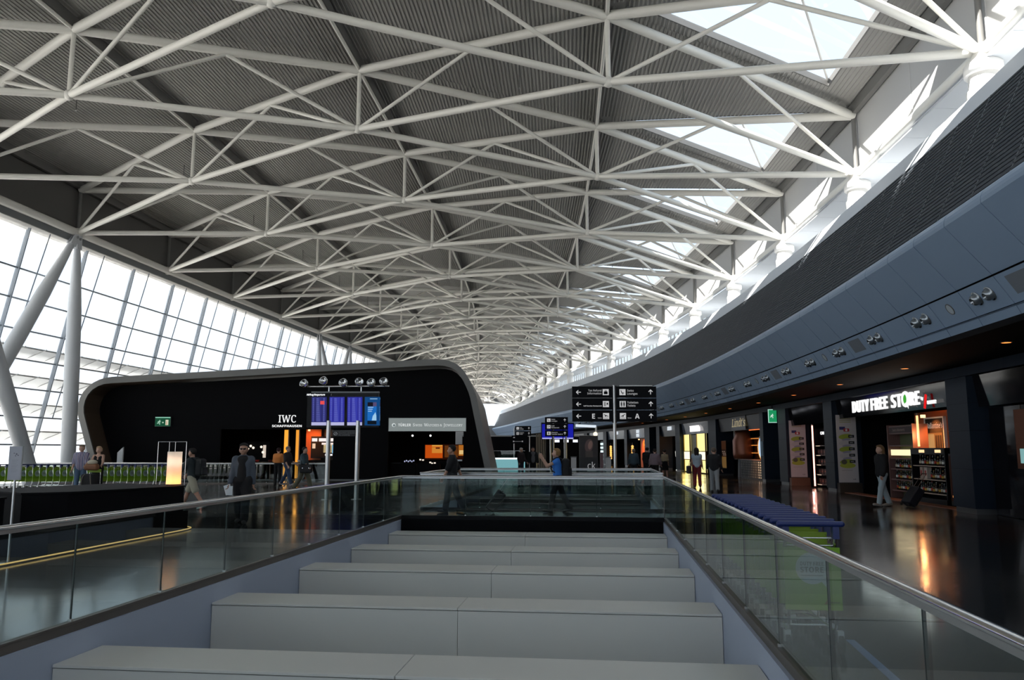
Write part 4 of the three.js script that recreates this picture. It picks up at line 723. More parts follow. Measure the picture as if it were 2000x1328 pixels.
  { const c = in1('jewel_case', 'low glass case with sparkling white pieces in the right shop', 'display case', -6.0, -2.6); box('body', 1.4, .9, .5, 0, .45, 0, M.blackMatt, c); const gl = glow(0xd0d8ff, .7); for (let k = 0; k < 6; k++) box('jewel_light', .05, .08, .03, .05 + .1 * k, 1.0 + .04 * (k % 2), .1, gl, c); box('lid', 1.4, .03, .5, 0, .915, 0, M.blackGloss, c); }
  { const c = in1('jewel_case', 'low black case with bright dots in front of the amber showcase', 'display case', -4.6, -2.3); box('body', 1.3, .85, .45, 0, .43, 0, M.blackMatt, c); const gl = glow(0xfff0e0, .9); for (const [x, y] of [[-.45, 1.1], [-.3, 1.08], [.1, .95], [.2, .9], [.35, .92]]) box('jewel_light', .1, .07, .03, x, y, .1, gl, c); box('lid', 1.3, .03, .45, 0, .865, 0, M.blackGloss, c); }
  { const c = thing('info_stele', 'slim pale pointed information stele left of the pavilion doors', 'stele', [-19.9, 0, Z + 1.2]); const sh = new THREE.Shape(); sh.moveTo(-.14, 0); sh.lineTo(.14, 0); sh.lineTo(.14, 1.78); sh.lineTo(-.14, 1.5); sh.closePath(); mesh('blade', new THREE.ExtrudeGeometry(sh, { depth: .1, bevelEnabled: false }), M.pale, c); box('foot', .5, .03, .4, 0, .015, .05, M.grey, c); }
}
// ------------------------------------------------------------------ departure screens on two poles
{
  const t = thing('departure_board', 'row of three blue departure screens and one advert screen on two steel poles', 'display board', [-5.78, 0, -27]);
  for (const x of [-.42, .57]) mesh('pole', new THREE.CylinderGeometry(.075, .075, 2.62, 18).translate(x, 1.31, 0), M.brushed, t);
  for (const x of [-.42, .57]) mesh('foot_plate', new THREE.CylinderGeometry(.17, .17, .02, 20).translate(x, .01, 0), M.brushed, t);
  const header = canvasTex(512, 64, (g, w, h) => { g.fillStyle = '#05060a'; g.fillRect(0, 0, w, h); g.fillStyle = '#fff'; g.font = 'bold 44px sans-serif'; g.fillText('Abflug/Departure', 16, 48, 400); });
  box('housing', 2.42, 1.16, .14, .03, 2.98, -.08, M.black, t); box('header', .86, .12, .02, -.80, 3.50, .0, new THREE.MeshStandardMaterial({ map: header, emissive: 0xffffff, emissiveMap: header, emissiveIntensity: 1 }), t); box('header_bar', 2.3, .05, .16, .1, 3.585, -.08, M.grey, t);
  for (let k = 0; k < 3; k++) {
    const tx = canvasTex(192, 320, (g, w, h) => { g.fillStyle = k ? '#1414a0' : '#10106c'; g.fillRect(0, 0, w, h); for (const [x, ww] of [[10, 26], [60, 70], [146, 30]]) { g.fillStyle = k ? '#2a30b4' : '#1c2080'; g.fillRect(x, 8, ww, h - 50); } g.fillStyle = '#8890e0'; for (let r = 0; r < 22; r++) { g.fillRect(14, 16 + r * 12, 18, 3); g.fillRect(62, 16 + r * 12, 30 + (r * 37 % 36), 3); g.fillRect(150, 16 + r * 12, 20, 3); } if (!k) { g.fillStyle = '#ff4a4a'; g.fillRect(112, 44, 54, 40); } g.fillStyle = '#c8c8f4'; g.fillRect(0, h - 36, w, 36); });
    const o = box('screen', .50, .96, .04, -.76 + .605 * k, 2.94, .02, new THREE.MeshStandardMaterial({ color: 0x0a0a20, map: tx, roughness: .4, emissive: 0xffffff, emissiveMap: tx, emissiveIntensity: .68 }), t); o.rotation.x = .08;
  }
  const ad = canvasTex(192, 320, (g, w, h) => { g.fillStyle = '#0d4a86'; g.fillRect(0, 0, w, h); g.fillStyle = '#9ac0e0'; g.fillRect(66, 16, 96, 10); g.fillStyle = '#141020'; g.fillRect(36, 60, 70, 46); g.fillStyle = '#5a5078'; g.fillRect(106, 60, 46, 46); g.fillStyle = '#1a70c8'; g.fillRect(36, 106, 116, 160); g.fillStyle = '#b8d8f4'; for (let k = 0; k < 3; k++) g.fillRect(42, 112 + k * 22, 70 - k * 10, 8); g.fillStyle = '#a8d8f8'; g.beginPath(); g.moveTo(92, 264); g.lineTo(104, 214); g.lineTo(124, 190); g.lineTo(138, 170); g.lineTo(150, 210); g.lineTo(152, 264); g.fill(); g.fillStyle = '#08121e'; g.fillRect(36, 268, 116, 40); });
  const o = box('advert_screen', .52, .96, .06, 1.05, 2.94, .03, new THREE.MeshStandardMaterial({ color: 0x0a1a30, map: ad, emissive: 0xffffff, emissiveMap: ad, emissiveIntensity: .75 }), t); o.rotation.x = .08; o.rotation.y = -.12;
  const l = new THREE.RectAreaLight(0x5050ff, .8, 1.7, .9); l.position.set(-.1, 2.94, .12); l.rotation.y = Math.PI; t.add(l);
  const ns = canvasTex(256, 64, (g, w, h) => { g.fillStyle = '#0a0a0e'; g.fillRect(0, 0, w, h); g.strokeStyle = '#b8b8bc'; g.lineWidth = 6; g.beginPath(); g.arc(34, 32, 18, 0, 7); g.stroke(); g.beginPath(); g.moveTo(22, 44); g.lineTo(46, 20); g.stroke(); g.fillStyle = '#8c8c90'; g.font = '22px sans-serif'; g.fillText('Rauchen verboten', 66, 28, 180); g.fillText('No smoking', 66, 54, 130); });
  const n = thing('notice_plate', 'small dark no smoking plate between the two screen poles', 'sign', [-5.66, 2.18, -27]); box('plate', .82, .17, .03, 0, 0, 0, new THREE.MeshStandardMaterial({ map: ns, roughness: .5 }), n); box('bracket', .86, .02, .02, 0, .095, -.01, M.grey, n);
  const lamps = thing('spotlight_rig', 'bar of chrome spotlights above the departure screens', 'lamp', [-5.75, 3.78, -27]);
  bar('bar', V(-1.25, 0, -.1), V(1.55, 0.02, -.1), .03, M.chrome, lamps); for (const x of [-.5, .6]) bar('strut', V(x, 0, -.1), V(x, -.22, -.1), .025, M.chrome, lamps);
  for (const [x, y] of [[-1.25, .03], [-.6, .12], [.05, .05], [.5, .08], [1.0, .05], [1.4, .08]]) { const h = mesh('spot_head', new THREE.LatheGeometry([[.001, 0], [.09, .02], [.13, .1], [.15, .2], [.12, .21], [.09, .12], [.001, .08]].map(([a, b]) => new THREE.Vector2(a, b)), 16), M.chrome, lamps); h.position.set(x, y, 0); h.rotation.set(1.1, 0, .4 * Math.sin(x * 9)); }
}
// ------------------------------------------------------------------ wayfinding signs on poles
function wayPanel(lines, wide) {
  return canvasTex(512, 144, (g, w, h) => {
    g.fillStyle = '#08090c'; g.fillRect(0, 0, w, h); const L = lines;
    if (L.dir === 'left') {
      arrow(g, 'left', 82, 74, 60); pictogram(g, L.icon, 388, 34, 78); g.fillStyle = '#e8e8ea'; g.textAlign = 'right';
      if (L.big) { g.font = 'bold 88px sans-serif'; g.fillText(L.big, 292, 106); g.font = '20px sans-serif'; g.fillText(L.t[0], 372, 104); }
      else { g.font = L.t.length > 1 ? '34px sans-serif' : 'bold 21px sans-serif'; L.t.forEach((s, k) => g.fillText(s, 376, (L.t.length > 1 ? 64 : 104) + k * 38)); }
    } else {
      arrow(g, 'up', 440, 72, 60); pictogram(g, L.icon, 44, 34, 78); g.fillStyle = '#e8e8ea'; g.textAlign = 'left';
      if (L.big) { g.font = '20px sans-serif'; g.fillText(L.t[0], 140, 104); g.font = 'bold 88px sans-serif'; g.fillText(L.big, 236, 106); }
      else { g.font = '36px sans-serif'; L.t.forEach((s, k) => g.fillText(s, 140, 66 + k * 40)); }
    }
  });
}
function signMat(tx, k = .55) { return new THREE.MeshPhysicalMaterial({ color: 0x555555, map: tx, roughness: .6, specularIntensity: .2, emissive: 0xffffff, emissiveMap: tx, emissiveIntensity: k }); }
{
  const t = thing('direction_sign', 'large black direction sign with six panels on a steel pole', 'sign', [3.73, 0, -29]);
  mesh('pole', new THREE.CylinderGeometry(.06, .06, 3.98, 18).translate(0, 1.99, 0), M.brushed, t); mesh('foot_plate', new THREE.CylinderGeometry(.2, .2, .02, 20).translate(0, .01, 0), M.brushed, t);
  const L = [{ dir: 'left', icon: 'bag', t: ['Tax Refund', 'Information'] }, { dir: 'left', icon: 'food', t: ['Self Service Restaurant'] }, { dir: 'left', icon: 'plane', big: 'E', t: ['Gates'] }], R = [{ dir: 'up', icon: 'seat', t: ['Swiss', 'Lounges'] }, { dir: 'up', icon: 'toilet', t: ['Toiletten', 'Toilets'] }, { dir: 'up', icon: 'plane2', big: 'A', t: ['Gates'] }];
  for (let k = 0; k < 3; k++) for (const [s, x] of [[L[k], -.80], [R[k], .80]]) box('panel', 1.47, .41, .08, x, 3.73 - k * .435, 0, signMat(wayPanel(s)), t);
  box('top_light', 1.2, .03, .08, .8, 3.965, 0, M.brushed, t); for (const x of [-.03, .03]) box('cheek', .04, 1.35, .1, x * 2.0, 3.29, 0, M.black, t);
}
{
  const t = thing('direction_sign', 'middle black direction sign with three panels in front of a blue screen', 'sign', [2.9, 0, -52]);
  const S = [{ dir: 'up', icon: 'seat', t: ['Swiss', 'Lounges'] }, { dir: 'up', icon: 'food', t: ['Café', 'Restaurant'] }, { dir: 'up', icon: 'pin', t: ['Check-in', 'Transfer Desk A'] }];
  S.forEach((s, k) => box('panel', 1.5, .4, .08, 0, 3.55 - k * .425, 0, signMat(wayPanel(s)), t)); for (const x of [.62, -.2]) bar('pole', V(x, 0, -.08), V(x, 3.75, -.08), .05, M.brushed, t);
  const u = thing('direction_sign', 'farthest small black direction sign with pale symbols', 'sign', [1.0, 0, -72]);
  const S2 = [{ dir: 'up', icon: 'seat', t: ['Swiss', 'Lounges'] }, { dir: 'up', icon: 'toilet', t: ['Toiletten', 'Toilets'] }];
  S2.forEach((s, k) => box('panel', 1.45, .42, .08, 0, 3.55 - k * .46, 0, signMat(wayPanel(s)), u)); const lo = canvasTex(256, 128, (g, w, h) => { g.fillStyle = '#050608'; g.fillRect(0, 0, w, h); g.fillStyle = '#a0a0a4'; g.fillRect(24, 24, 26, 16); g.fillRect(20, 84, 20, 20); g.fillRect(40, 92, 120, 4); g.fillRect(160, 84, 20, 20); }); box('panel', 1.45, .72, .08, -.3, 2.55, 0, signMat(lo), u); for (const x of [.6, -.8]) bar('pole', V(x, 0, -.08), V(x, 3.6, -.08), .05, M.brushed, u);
  const b = thing('departure_board', 'far blue departure screen partly behind the middle direction sign', 'display board', [3.2, 0, -56]); for (let k = 0; k < 3; k++) { box('screen', .68, .95, .05, -.75 + .75 * k, 2.95, 0, glow(0x1a20c0, .6), b); box('caption', .68, .08, .05, -.75 + .75 * k, 2.43, 0, glow(0xc0c0ff, .8), b); } box('housing', 2.3, 1.15, .06, 0, 2.95, -.06, M.black, b); for (const x of [-.5, .5]) bar('pole', V(x, 0, -.1), V(x, 2.5, -.1), .06, M.brushed, b);
}
// ------------------------------------------------------------------ poster column and far things in the middle
{
  const tx = canvasTex(192, 384, (g, w, h) => { g.fillStyle = '#120e10'; g.fillRect(0, 0, w, h); g.fillStyle = '#3a2c2c'; g.beginPath(); g.ellipse(98, 96, 44, 66, .2, 0, 7); g.fill(); g.fillStyle = '#604a44'; g.beginPath(); g.ellipse(112, 90, 22, 44, .2, 0, 7); g.fill(); g.fillStyle = '#2a2422'; g.fillRect(60, 150, 80, 60); g.fillStyle = '#070708'; g.fillRect(0, 214, w, 170); g.fillStyle = '#b8b8b8'; g.font = '92px sans-serif'; g.fillText('ck', 76, 326); g.fillRect(76, 346, 96, 3); });
  const t = thing('advert_column', 'black poster stand with pale lowercase letters behind the bridge', 'poster', [3.92, 0, -41]);
  box('body', .95, 2.0, .2, 0, 1.35, 0, M.black, t); box('print', .93, 1.95, .01, 0, 1.36, .106, new THREE.MeshStandardMaterial({ map: tx, roughness: .4, emissive: 0xffffff, emissiveMap: tx, emissiveIntensity: .35 }), t); box('plinth', 1.15, .35, .4, 0, .175, 0, M.greyPanel, t); box('side_post', .16, 1.5, .16, .66, .75, 0, mat(lin(.16, .09, .10), .5), t);
  const p1 = thing('grey_bollard', 'grey box pillar left of the black poster stand', 'bollard', [3.15, 0, -41]); box('shaft', .26, 1.25, .26, 0, .625, 0, M.greyPanel, p1, .02); box('cap', .28, .05, .28, 0, 1.27, 0, M.purlin, p1);
  const p2 = thing('grey_bollard', 'grey box pillar right of the black poster stand', 'bollard', [4.92, 0, -41]); box('shaft', .26, 1.25, .26, 0, .625, 0, M.greyPanel, p2, .02); box('cap', .28, .05, .28, 0, 1.27, 0, M.purlin, p2);
  const fl = thing('street_lamp', 'white lamp arm with round globe behind the poster stand', 'lamp', [4.95, 0, -47]); bar('pole', V(0, 0, 0), V(0, 3, 0), .06, M.steelW, fl); bar('arm', V(0, 3, 0), V(-1.2, 3.05, 0), .08, glow(0xe8f4ff, .8), fl); mesh('lamp_globe', new THREE.SphereGeometry(.13, 12, 8).translate(-.05, 2.55, .05), glow(0xfff0d0, 1.3), fl);
  const st = thing('barrier_post', 'slim steel post with green light beside the dark suited man', 'post', [1.45, 0, -48]); bar('shaft', V(0, 0, 0), V(0, 1.15, 0), .035, M.chrome, st); mesh('lamp_globe', new THREE.SphereGeometry(.06, 10, 8).translate(0, 1.2, 0), glow(0x60ff90, .9), st);
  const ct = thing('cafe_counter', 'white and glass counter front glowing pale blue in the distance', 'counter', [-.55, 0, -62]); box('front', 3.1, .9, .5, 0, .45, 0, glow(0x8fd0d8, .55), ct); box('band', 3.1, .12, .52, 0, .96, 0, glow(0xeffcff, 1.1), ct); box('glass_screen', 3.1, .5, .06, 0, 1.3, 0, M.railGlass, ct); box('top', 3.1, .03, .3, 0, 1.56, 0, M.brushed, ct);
  const cu = thing('curtain_wall', 'beige vertical slat screen behind the far signs', 'screen wall', [3.4, 0, -74]); for (let k = 0; k < 12; k++) box('slat', .16, 3.1, .1, -1.1 + .21 * k, 1.55, 0, mat(lin(.22, .18, .13), .6), cu);
  const dk = thing('dark_kiosk', 'dark far kiosk wall beyond the pavilion', 'kiosk', [-1.2, 0, -84]); box('body', 8, 3.0, .6, 0, 1.5, 0, M.blackMatt, dk); box('roof_edge', 8.2, .12, .8, 0, 3.06, 0, M.greyPanel, dk);
  const dk2 = thing('dark_kiosk', 'dark glazed kiosk behind the woman taking a photo', 'kiosk', [4.6, 0, -66]); box('body', 3.6, 2.7, .6, 0, 1.35, 0, M.blackMatt, dk2); for (let k = 0; k < 3; k++) box('light_panel', .4, .22, .04, -.9 + .75 * k, 2.35, .32, glow(0xf0f4ff, 1.0), dk2); box('roof_edge', 3.8, .1, .8, 0, 2.75, 0, M.greyPanel, dk2);
}
// ------------------------------------------------------------------ black counter, lantern, notice stand and floor light on the left
{
  const t = thing('info_counter', 'long low black information counter on the left', 'counter'); const top = .88;
  const poly = [[-6.93, -17.05], [-8.0, -14.55], [-8.62, -14.2], [-10.2, -15.4], [-8.9, -18.3]];
  const sh = new THREE.Shape(); poly.forEach(([x, z], k) => k ? sh.lineTo(x, z) : sh.moveTo(x, z)); sh.closePath();
  const g = new THREE.ExtrudeGeometry(sh, { depth: .86, bevelEnabled: false }); g.rotateX(Math.PI / 2); g.translate(0, .86, 0); mesh('body', g, M.blackMatt, t);
  const sh2 = new THREE.Shape(); poly.forEach(([x, z], k) => { const q = [-8.5 + (x + 8.5) * 1.015, -16 + (z + 16) * 1.015]; k ? sh2.lineTo(...q) : sh2.moveTo(...q); }); sh2.closePath(); const g2 = new THREE.ExtrudeGeometry(sh2, { depth: .03, bevelEnabled: false }); g2.rotateX(Math.PI / 2); g2.translate(0, .895, 0); mesh('top', g2, dark(lin(.006, .006, .007), .7, .2), t);
  const plinth = new THREE.Shape(); [[-6.86, -17.15], [-7.1, -14.3], [-7.24, -12.7], [-8.3, -12.6], [-8.3, -14.0], [-7.9, -14.6], [-6.95, -16.9]].forEach(([x, z], k) => k ? plinth.lineTo(x, z) : plinth.moveTo(x, z)); plinth.closePath();
  const pg = new THREE.ExtrudeGeometry(plinth, { depth: .38, bevelEnabled: false }); pg.rotateX(Math.PI / 2); pg.translate(0, .38, 0); mesh('front_plinth', pg, M.blackMatt, t);
  const u = thing('info_counter', 'second black counter cut off by the left picture edge', 'counter', [-9.45, 0, -13.2]); box('body', 1.7, .82, 1.0, 0, .41, 0, M.blackMatt, u); box('top', 1.74, .03, 1.04, 0, .835, 0, dark(lin(.006, .006, .007), .7, .2), u); box('shelf_line', 1.72, .012, .02, 0, .45, .51, M.brushed, u);
  const led = thing('floor_light_strip', 'thin warm light strip running along the floor with a hooked end', 'lamp'); 
  const pts = [V(-7.55, .03, -9.2), V(-7.3, .03, -11.3), V(-6.98, .03, -14.2), V(-6.7, .03, -16.6), V(-6.72, .03, -17.0), V(-6.9, .03, -17.25), V(-7.15, .03, -17.3)];
  mesh('light_strip', tube(pts, .011, 60, 6), glow(0xffd080, .85), led); mesh('channel', tube(pts.map((p) => p.clone().add(V(-.012, -.018, 0))), .011, 60, 6), M.black, led);
  const ln = thing('lantern', 'tall white lantern glowing orange at its foot on the black counter', 'lamp', [-7.27, .895, -17.3]);
  const shade = new THREE.MeshPhysicalMaterial({ color: lin(.9, .86, .8), roughness: .95, transmission: .45, thickness: 0 });
  mesh('lamp_shade', new THREE.CylinderGeometry(.15, .15, .70, 28, 1, true).translate(0, .36, 0), shade, ln); mesh('base', new THREE.CylinderGeometry(.155, .155, .02, 28).translate(0, .01, 0), M.black, ln); mesh('lamp_bulb', new THREE.SphereGeometry(.05, 12, 8).translate(0, .09, 0), glow(0xff8a30, 1.5), ln);
  const pl = new THREE.PointLight(0xff9a48, .42, 5, 2); pl.position.set(0, .09, 0); pl.castShadow = true; ln.add(pl); const pl2 = new THREE.PointLight(0xffe8d0, .12, 5, 2); pl2.position.set(0, .5, 0); mesh('lamp_bulb', new THREE.SphereGeometry(.03, 10, 8).translate(0, .5, 0), glow(0xffe0c0, .8), ln); ln.add(pl2);
  const fr = thing('wire_frame_stand', 'thin steel rectangle frame standing behind the lantern', 'frame', [-7.95, 0, -18.75]); for (const x of [-.33, .33]) bar('upright', V(x, 0, 0), V(x, 1.83, 0), .008, M.chrome, fr, 6); bar('crossbar', V(-.33, 1.83, 0), V(.33, 1.83, 0), .008, M.chrome, fr, 6); for (const x of [-.07, .07]) bar('rod', V(x, 1.83, 0), V(x, .9, 0), .006, M.chrome, fr, 6);
  const ps = thing('notice_stand', 'tall pale notice panel on a steel pole at the left', 'sign', [-7.42, 0, -12.0]); const pt = canvasTex(128, 320, (g3, w, h) => { g3.fillStyle = '#a8aab4'; g3.fillRect(0, 0, w, h); g3.fillStyle = '#5a5560'; g3.fillRect(44, 60, 10, 8); g3.fillRect(66, 66, 16, 12); g3.fillRect(84, 80, 14, 8); g3.fillRect(60, 84, 10, 10); g3.fillStyle = '#8c8e98'; for (let k = 0; k < 8; k++) g3.fillRect(28, 130 + k * 16, 70 - (k % 3) * 10, 3); });
  box('panel', .20, .50, .02, 0, 1.45, 0, M.greyPanel, ps); box('print', .185, .485, .004, 0, 1.45, .013, mat(0xffffff, .6, 0, { map: pt }), ps); bar('pole', V(.0, 0, -.02), V(.0, 1.3, -.02), .018, M.brushed, ps); box('foot', .28, .02, .24, 0, .01, 0, M.brushed, ps, .004);
}
// ------------------------------------------------------------------ luggage trolleys
{
  const bd = canvasTex(256, 288, (g, w, h) => { g.fillStyle = '#7ba81c'; g.fillRect(0, 0, w, h); g.fillStyle = '#8fb830'; g.fillRect(0, 214, w, 74); g.fillStyle = '#b4c4c8'; g.beginPath(); g.arc(126, 96, 74, 0, 7); g.fill(); g.beginPath(); g.moveTo(160, 150); g.lineTo(206, 204); g.lineTo(186, 134); g.fill(); g.fillStyle = '#3c4a44'; g.textAlign = 'center'; g.font = 'bold 25px sans-serif'; g.fillText('DUTY FREE', 126, 84, 108); g.font = 'bold 36px sans-serif'; g.fillText('STORE', 126, 116, 110); g.fillRect(76, 128, 100, 3); g.fillStyle = '#a03028'; g.beginPath(); g.moveTo(176, 260); g.lineTo(192, 236); g.lineTo(198, 238); g.lineTo(184, 262); g.fill(); g.fillStyle = '#5a6a30'; g.fillRect(198, 250, 48, 5); });
  const boardM = mat(0xffffff, .45, 0, { map: bd });
  const proto = new THREE.Group(); proto.name = 'luggage_trolley';
  const hb = mesh('handle', new THREE.CapsuleGeometry(.024, .50, 4, 12).rotateZ(Math.PI / 2), M.cartBlue, proto); hb.position.set(0, 1.04, .05);
  for (const x of [-.2, .2]) { mesh('handle_bracket', bx(.05, .12, .06), M.cartBlue, hb).position.set(x, -.06, -.02); mesh('post', tube([V(x, .95, .02), V(x, .8, -.02), V(x * .98, .6, .02), V(x * .95, .4, .0), V(x * .95, .2, -.05), V(x * .95, .14, -.12)], .014, 20, 8), M.chrome, proto); }
  mesh('sign_board', bx(.45, .50, .018), boardM, proto).position.set(0, .60, .035);
  mesh('basket_board', bx(.36, .13, .015), M.green, proto).position.set(0, .89, -.16);
  for (const [y, z] of [[.92, -.02], [.86, -.02], [.84, .03], [.36, .02]]) mesh('basket_wire', new THREE.CylinderGeometry(.006, .006, .40, 6).rotateZ(Math.PI / 2), M.chrome, proto).position.set(0, y, z);
  for (const x of [-.17, .17]) mesh('basket_side', tube([V(x, .9, -.02), V(x, .92, -.1), V(x, .94, -.18)], .006, 6, 6), M.chrome, proto);
  mesh('deck_frame', mergeGeometries([tube([V(-.19, .16, -.1), V(-.17, .17, -.4), V(-.1, .16, -.78)], .013, 10, 6), tube([V(.19, .16, -.1), V(.17, .17, -.4), V(.1, .16, -.78)], .013, 10, 6), new THREE.CylinderGeometry(.011, .011, .36, 6).rotateZ(Math.PI / 2).translate(0, .165, -.3), new THREE.CylinderGeometry(.011, .011, .28, 6).rotateZ(Math.PI / 2).translate(0, .165, -.55)]), M.chrome, proto);
  for (const [x, z, r] of [[-.21, -.02, .075], [.21, -.02, .075], [0, -.76, .06]]) { const w = mesh('wheel', new THREE.CylinderGeometry(r, r, .035, 16).rotateZ(Math.PI / 2), M.rubber, proto); w.position.set(x, r, z); mesh('fork', bx(.05, .09, .05), M.brushed, w).position.set(0, .06, 0); }
  const ordn = ['first', 'second', 'third', 'fourth', 'fifth', 'sixth', 'seventh', 'eighth', 'ninth', 'tenth', 'eleventh', 'twelfth', 'thirteenth', 'fourteenth', 'fifteenth', 'sixteenth', 'seventeenth', 'eighteenth', 'nineteenth', 'twentieth', 'twenty-first', 'twenty-second', 'twenty-third', 'twenty-fourth', 'twenty-fifth', 'twenty-sixth'];
  const put = (p, ry, label, group) => { const o = proto.clone(); o.name = numbered('luggage_trolley'); o.position.copy(p); o.rotation.y = ry; o.userData = { label, category: 'trolley', group }; scene.add(o); };
  for (let k = 0; k < 16; k++) { const p = onVoid(VW + .305, -12.38 + k * .27); put(p, -VA, k ? `${ordn[k]} luggage trolley from the near end of the nested row by the right railing` : 'nearest luggage trolley with the green speech bubble board by the right railing', 'nested trolleys beside the right railing'); }
  const gapAt = [7.2, 9.4];
  for (let k = 0, n = 0; k < 27; k++) { const x = -20.9 + .268 * k; if (n > 25) break; put(V(x, 0, -33.0 - .02 * k), 1.32, `${ordn[n]} green luggage trolley from the left in the row behind the black counter`, 'row of green trolleys behind the counter'); n++; }
}
// ------------------------------------------------------------------ people: joints, tapered limbs joined by a smooth minimum, meshed on a grid
function surfaceNet(f, lo, hi, c) {
  const nx = Math.ceil((hi[0] - lo[0]) / c) + 1, ny = Math.ceil((hi[1] - lo[1]) / c) + 1, nz = Math.ceil((hi[2] - lo[2]) / c) + 1, sxy = nx * ny, F = new Float32Array(sxy * nz);
  for (let k = 0, n = 0; k < nz; k++) for (let j = 0; j < ny; j++) for (let i = 0; i < nx; i++, n++) F[n] = f(lo[0] + i * c, lo[1] + j * c, lo[2] + k * c);
  const id = new Int32Array(sxy * nz).fill(-1), pos = [], idx = [], off = [0, 1, nx, nx + 1, sxy, sxy + 1, sxy + nx, sxy + nx + 1];
  const E = [[0, 1], [2, 3], [4, 5], [6, 7], [0, 2], [1, 3], [4, 6], [5, 7], [0, 4], [1, 5], [2, 6], [3, 7]];
  for (let k = 0; k < nz - 1; k++) for (let j = 0; j < ny - 1; j++) for (let i = 0; i < nx - 1; i++) {
    const n = i + j * nx + k * sxy; let m = 0; for (let q = 0; q < 8; q++) if (F[n + off[q]] < 0) m |= 1 << q; if (m === 0 || m === 255) continue;
    let x = 0, y = 0, z = 0, w = 0;
    for (const [a, b] of E) { const A = F[n + off[a]], B = F[n + off[b]]; if ((A < 0) === (B < 0)) continue; const t = A / (A - B); x += (a & 1) + t * ((b & 1) - (a & 1)); y += (a >> 1 & 1) + t * ((b >> 1 & 1) - (a >> 1 & 1)); z += (a >> 2) + t * ((b >> 2) - (a >> 2)); w++; }
    id[n] = pos.length / 3; pos.push(lo[0] + (i + x / w) * c, lo[1] + (j + y / w) * c, lo[2] + (k + z / w) * c);
  }
  const quad = (a, b, d, e, flip) => { if (a < 0 || b < 0 || d < 0 || e < 0) return; flip ? idx.push(a, d, b, b, d, e) : idx.push(a, b, d, b, e, d); };
  for (let k = 1; k < nz - 1; k++) for (let j = 1; j < ny - 1; j++) for (let i = 1; i < nx - 1; i++) {
    const n = i + j * nx + k * sxy, s = F[n] < 0;
    if (s !== F[n + 1] < 0) quad(id[n - nx - sxy], id[n - sxy], id[n - nx], id[n], !s);
    if (s !== F[n + nx] < 0) quad(id[n - 1 - sxy], id[n - sxy], id[n - 1], id[n], s);
    if (s !== F[n + sxy] < 0) quad(id[n - 1 - nx], id[n - nx], id[n - 1], id[n], !s);
  }
  const g = new THREE.BufferGeometry(); g.setAttribute('position', new THREE.Float32BufferAttribute(pos, 3)); g.setIndex(idx); g.computeVertexNormals(); return g;
}
function capsules(list, c, k = .03, cut) {                      // list of [a, b, ra, rb]; meshes their smooth union
  const lo = [1e9, 1e9, 1e9], hi = [-1e9, -1e9, -1e9], D = list.map(([a, b, ra, rb]) => {
    const r = Math.max(ra, rb) + 2 * c; for (const p of [a, b]) [p.x, p.y, p.z].forEach((v, q) => { lo[q] = Math.min(lo[q], v - r); hi[q] = Math.max(hi[q], v + r); });
    const dx = b.x - a.x, dy = b.y - a.y, dz = b.z - a.z; return [a.x, a.y, a.z, dx, dy, dz, 1 / Math.max(1e-9, dx * dx + dy * dy + dz * dz), ra, rb - ra];
  });
  const f = (x, y, z) => {
    let m = 1e3; for (const d of D) { const px = x - d[0], py = y - d[1], pz = z - d[2]; let t = (px * d[3] + py * d[4] + pz * d[5]) * d[6]; t = t < 0 ? 0 : t > 1 ? 1 : t; const ex = px - t * d[3], ey = py - t * d[4], ez = pz - t * d[5], v = Math.sqrt(ex * ex + ey * ey + ez * ez) - d[7] - t * d[8]; const h = Math.max(0, k - Math.abs(m - v)) / k; m = Math.min(m, v) - h * h * k * .25; }
    if (cut) m = Math.max(m, cut(x, y, z)); return m;
  };
  return surfaceNet(f, lo, hi, c);
}
const rotX = (v, a) => v.applyAxisAngle(V(1, 0, 0), a), rotZ = (v, a) => v.applyAxisAngle(V(0, 0, 1), a), rotY = (v, a) => v.applyAxisAngle(V(0, 1, 0), a);
const skinM = { light: mat(lin(.50, .30, .22), .55), tan: mat(lin(.40, .22, .15), .55) };
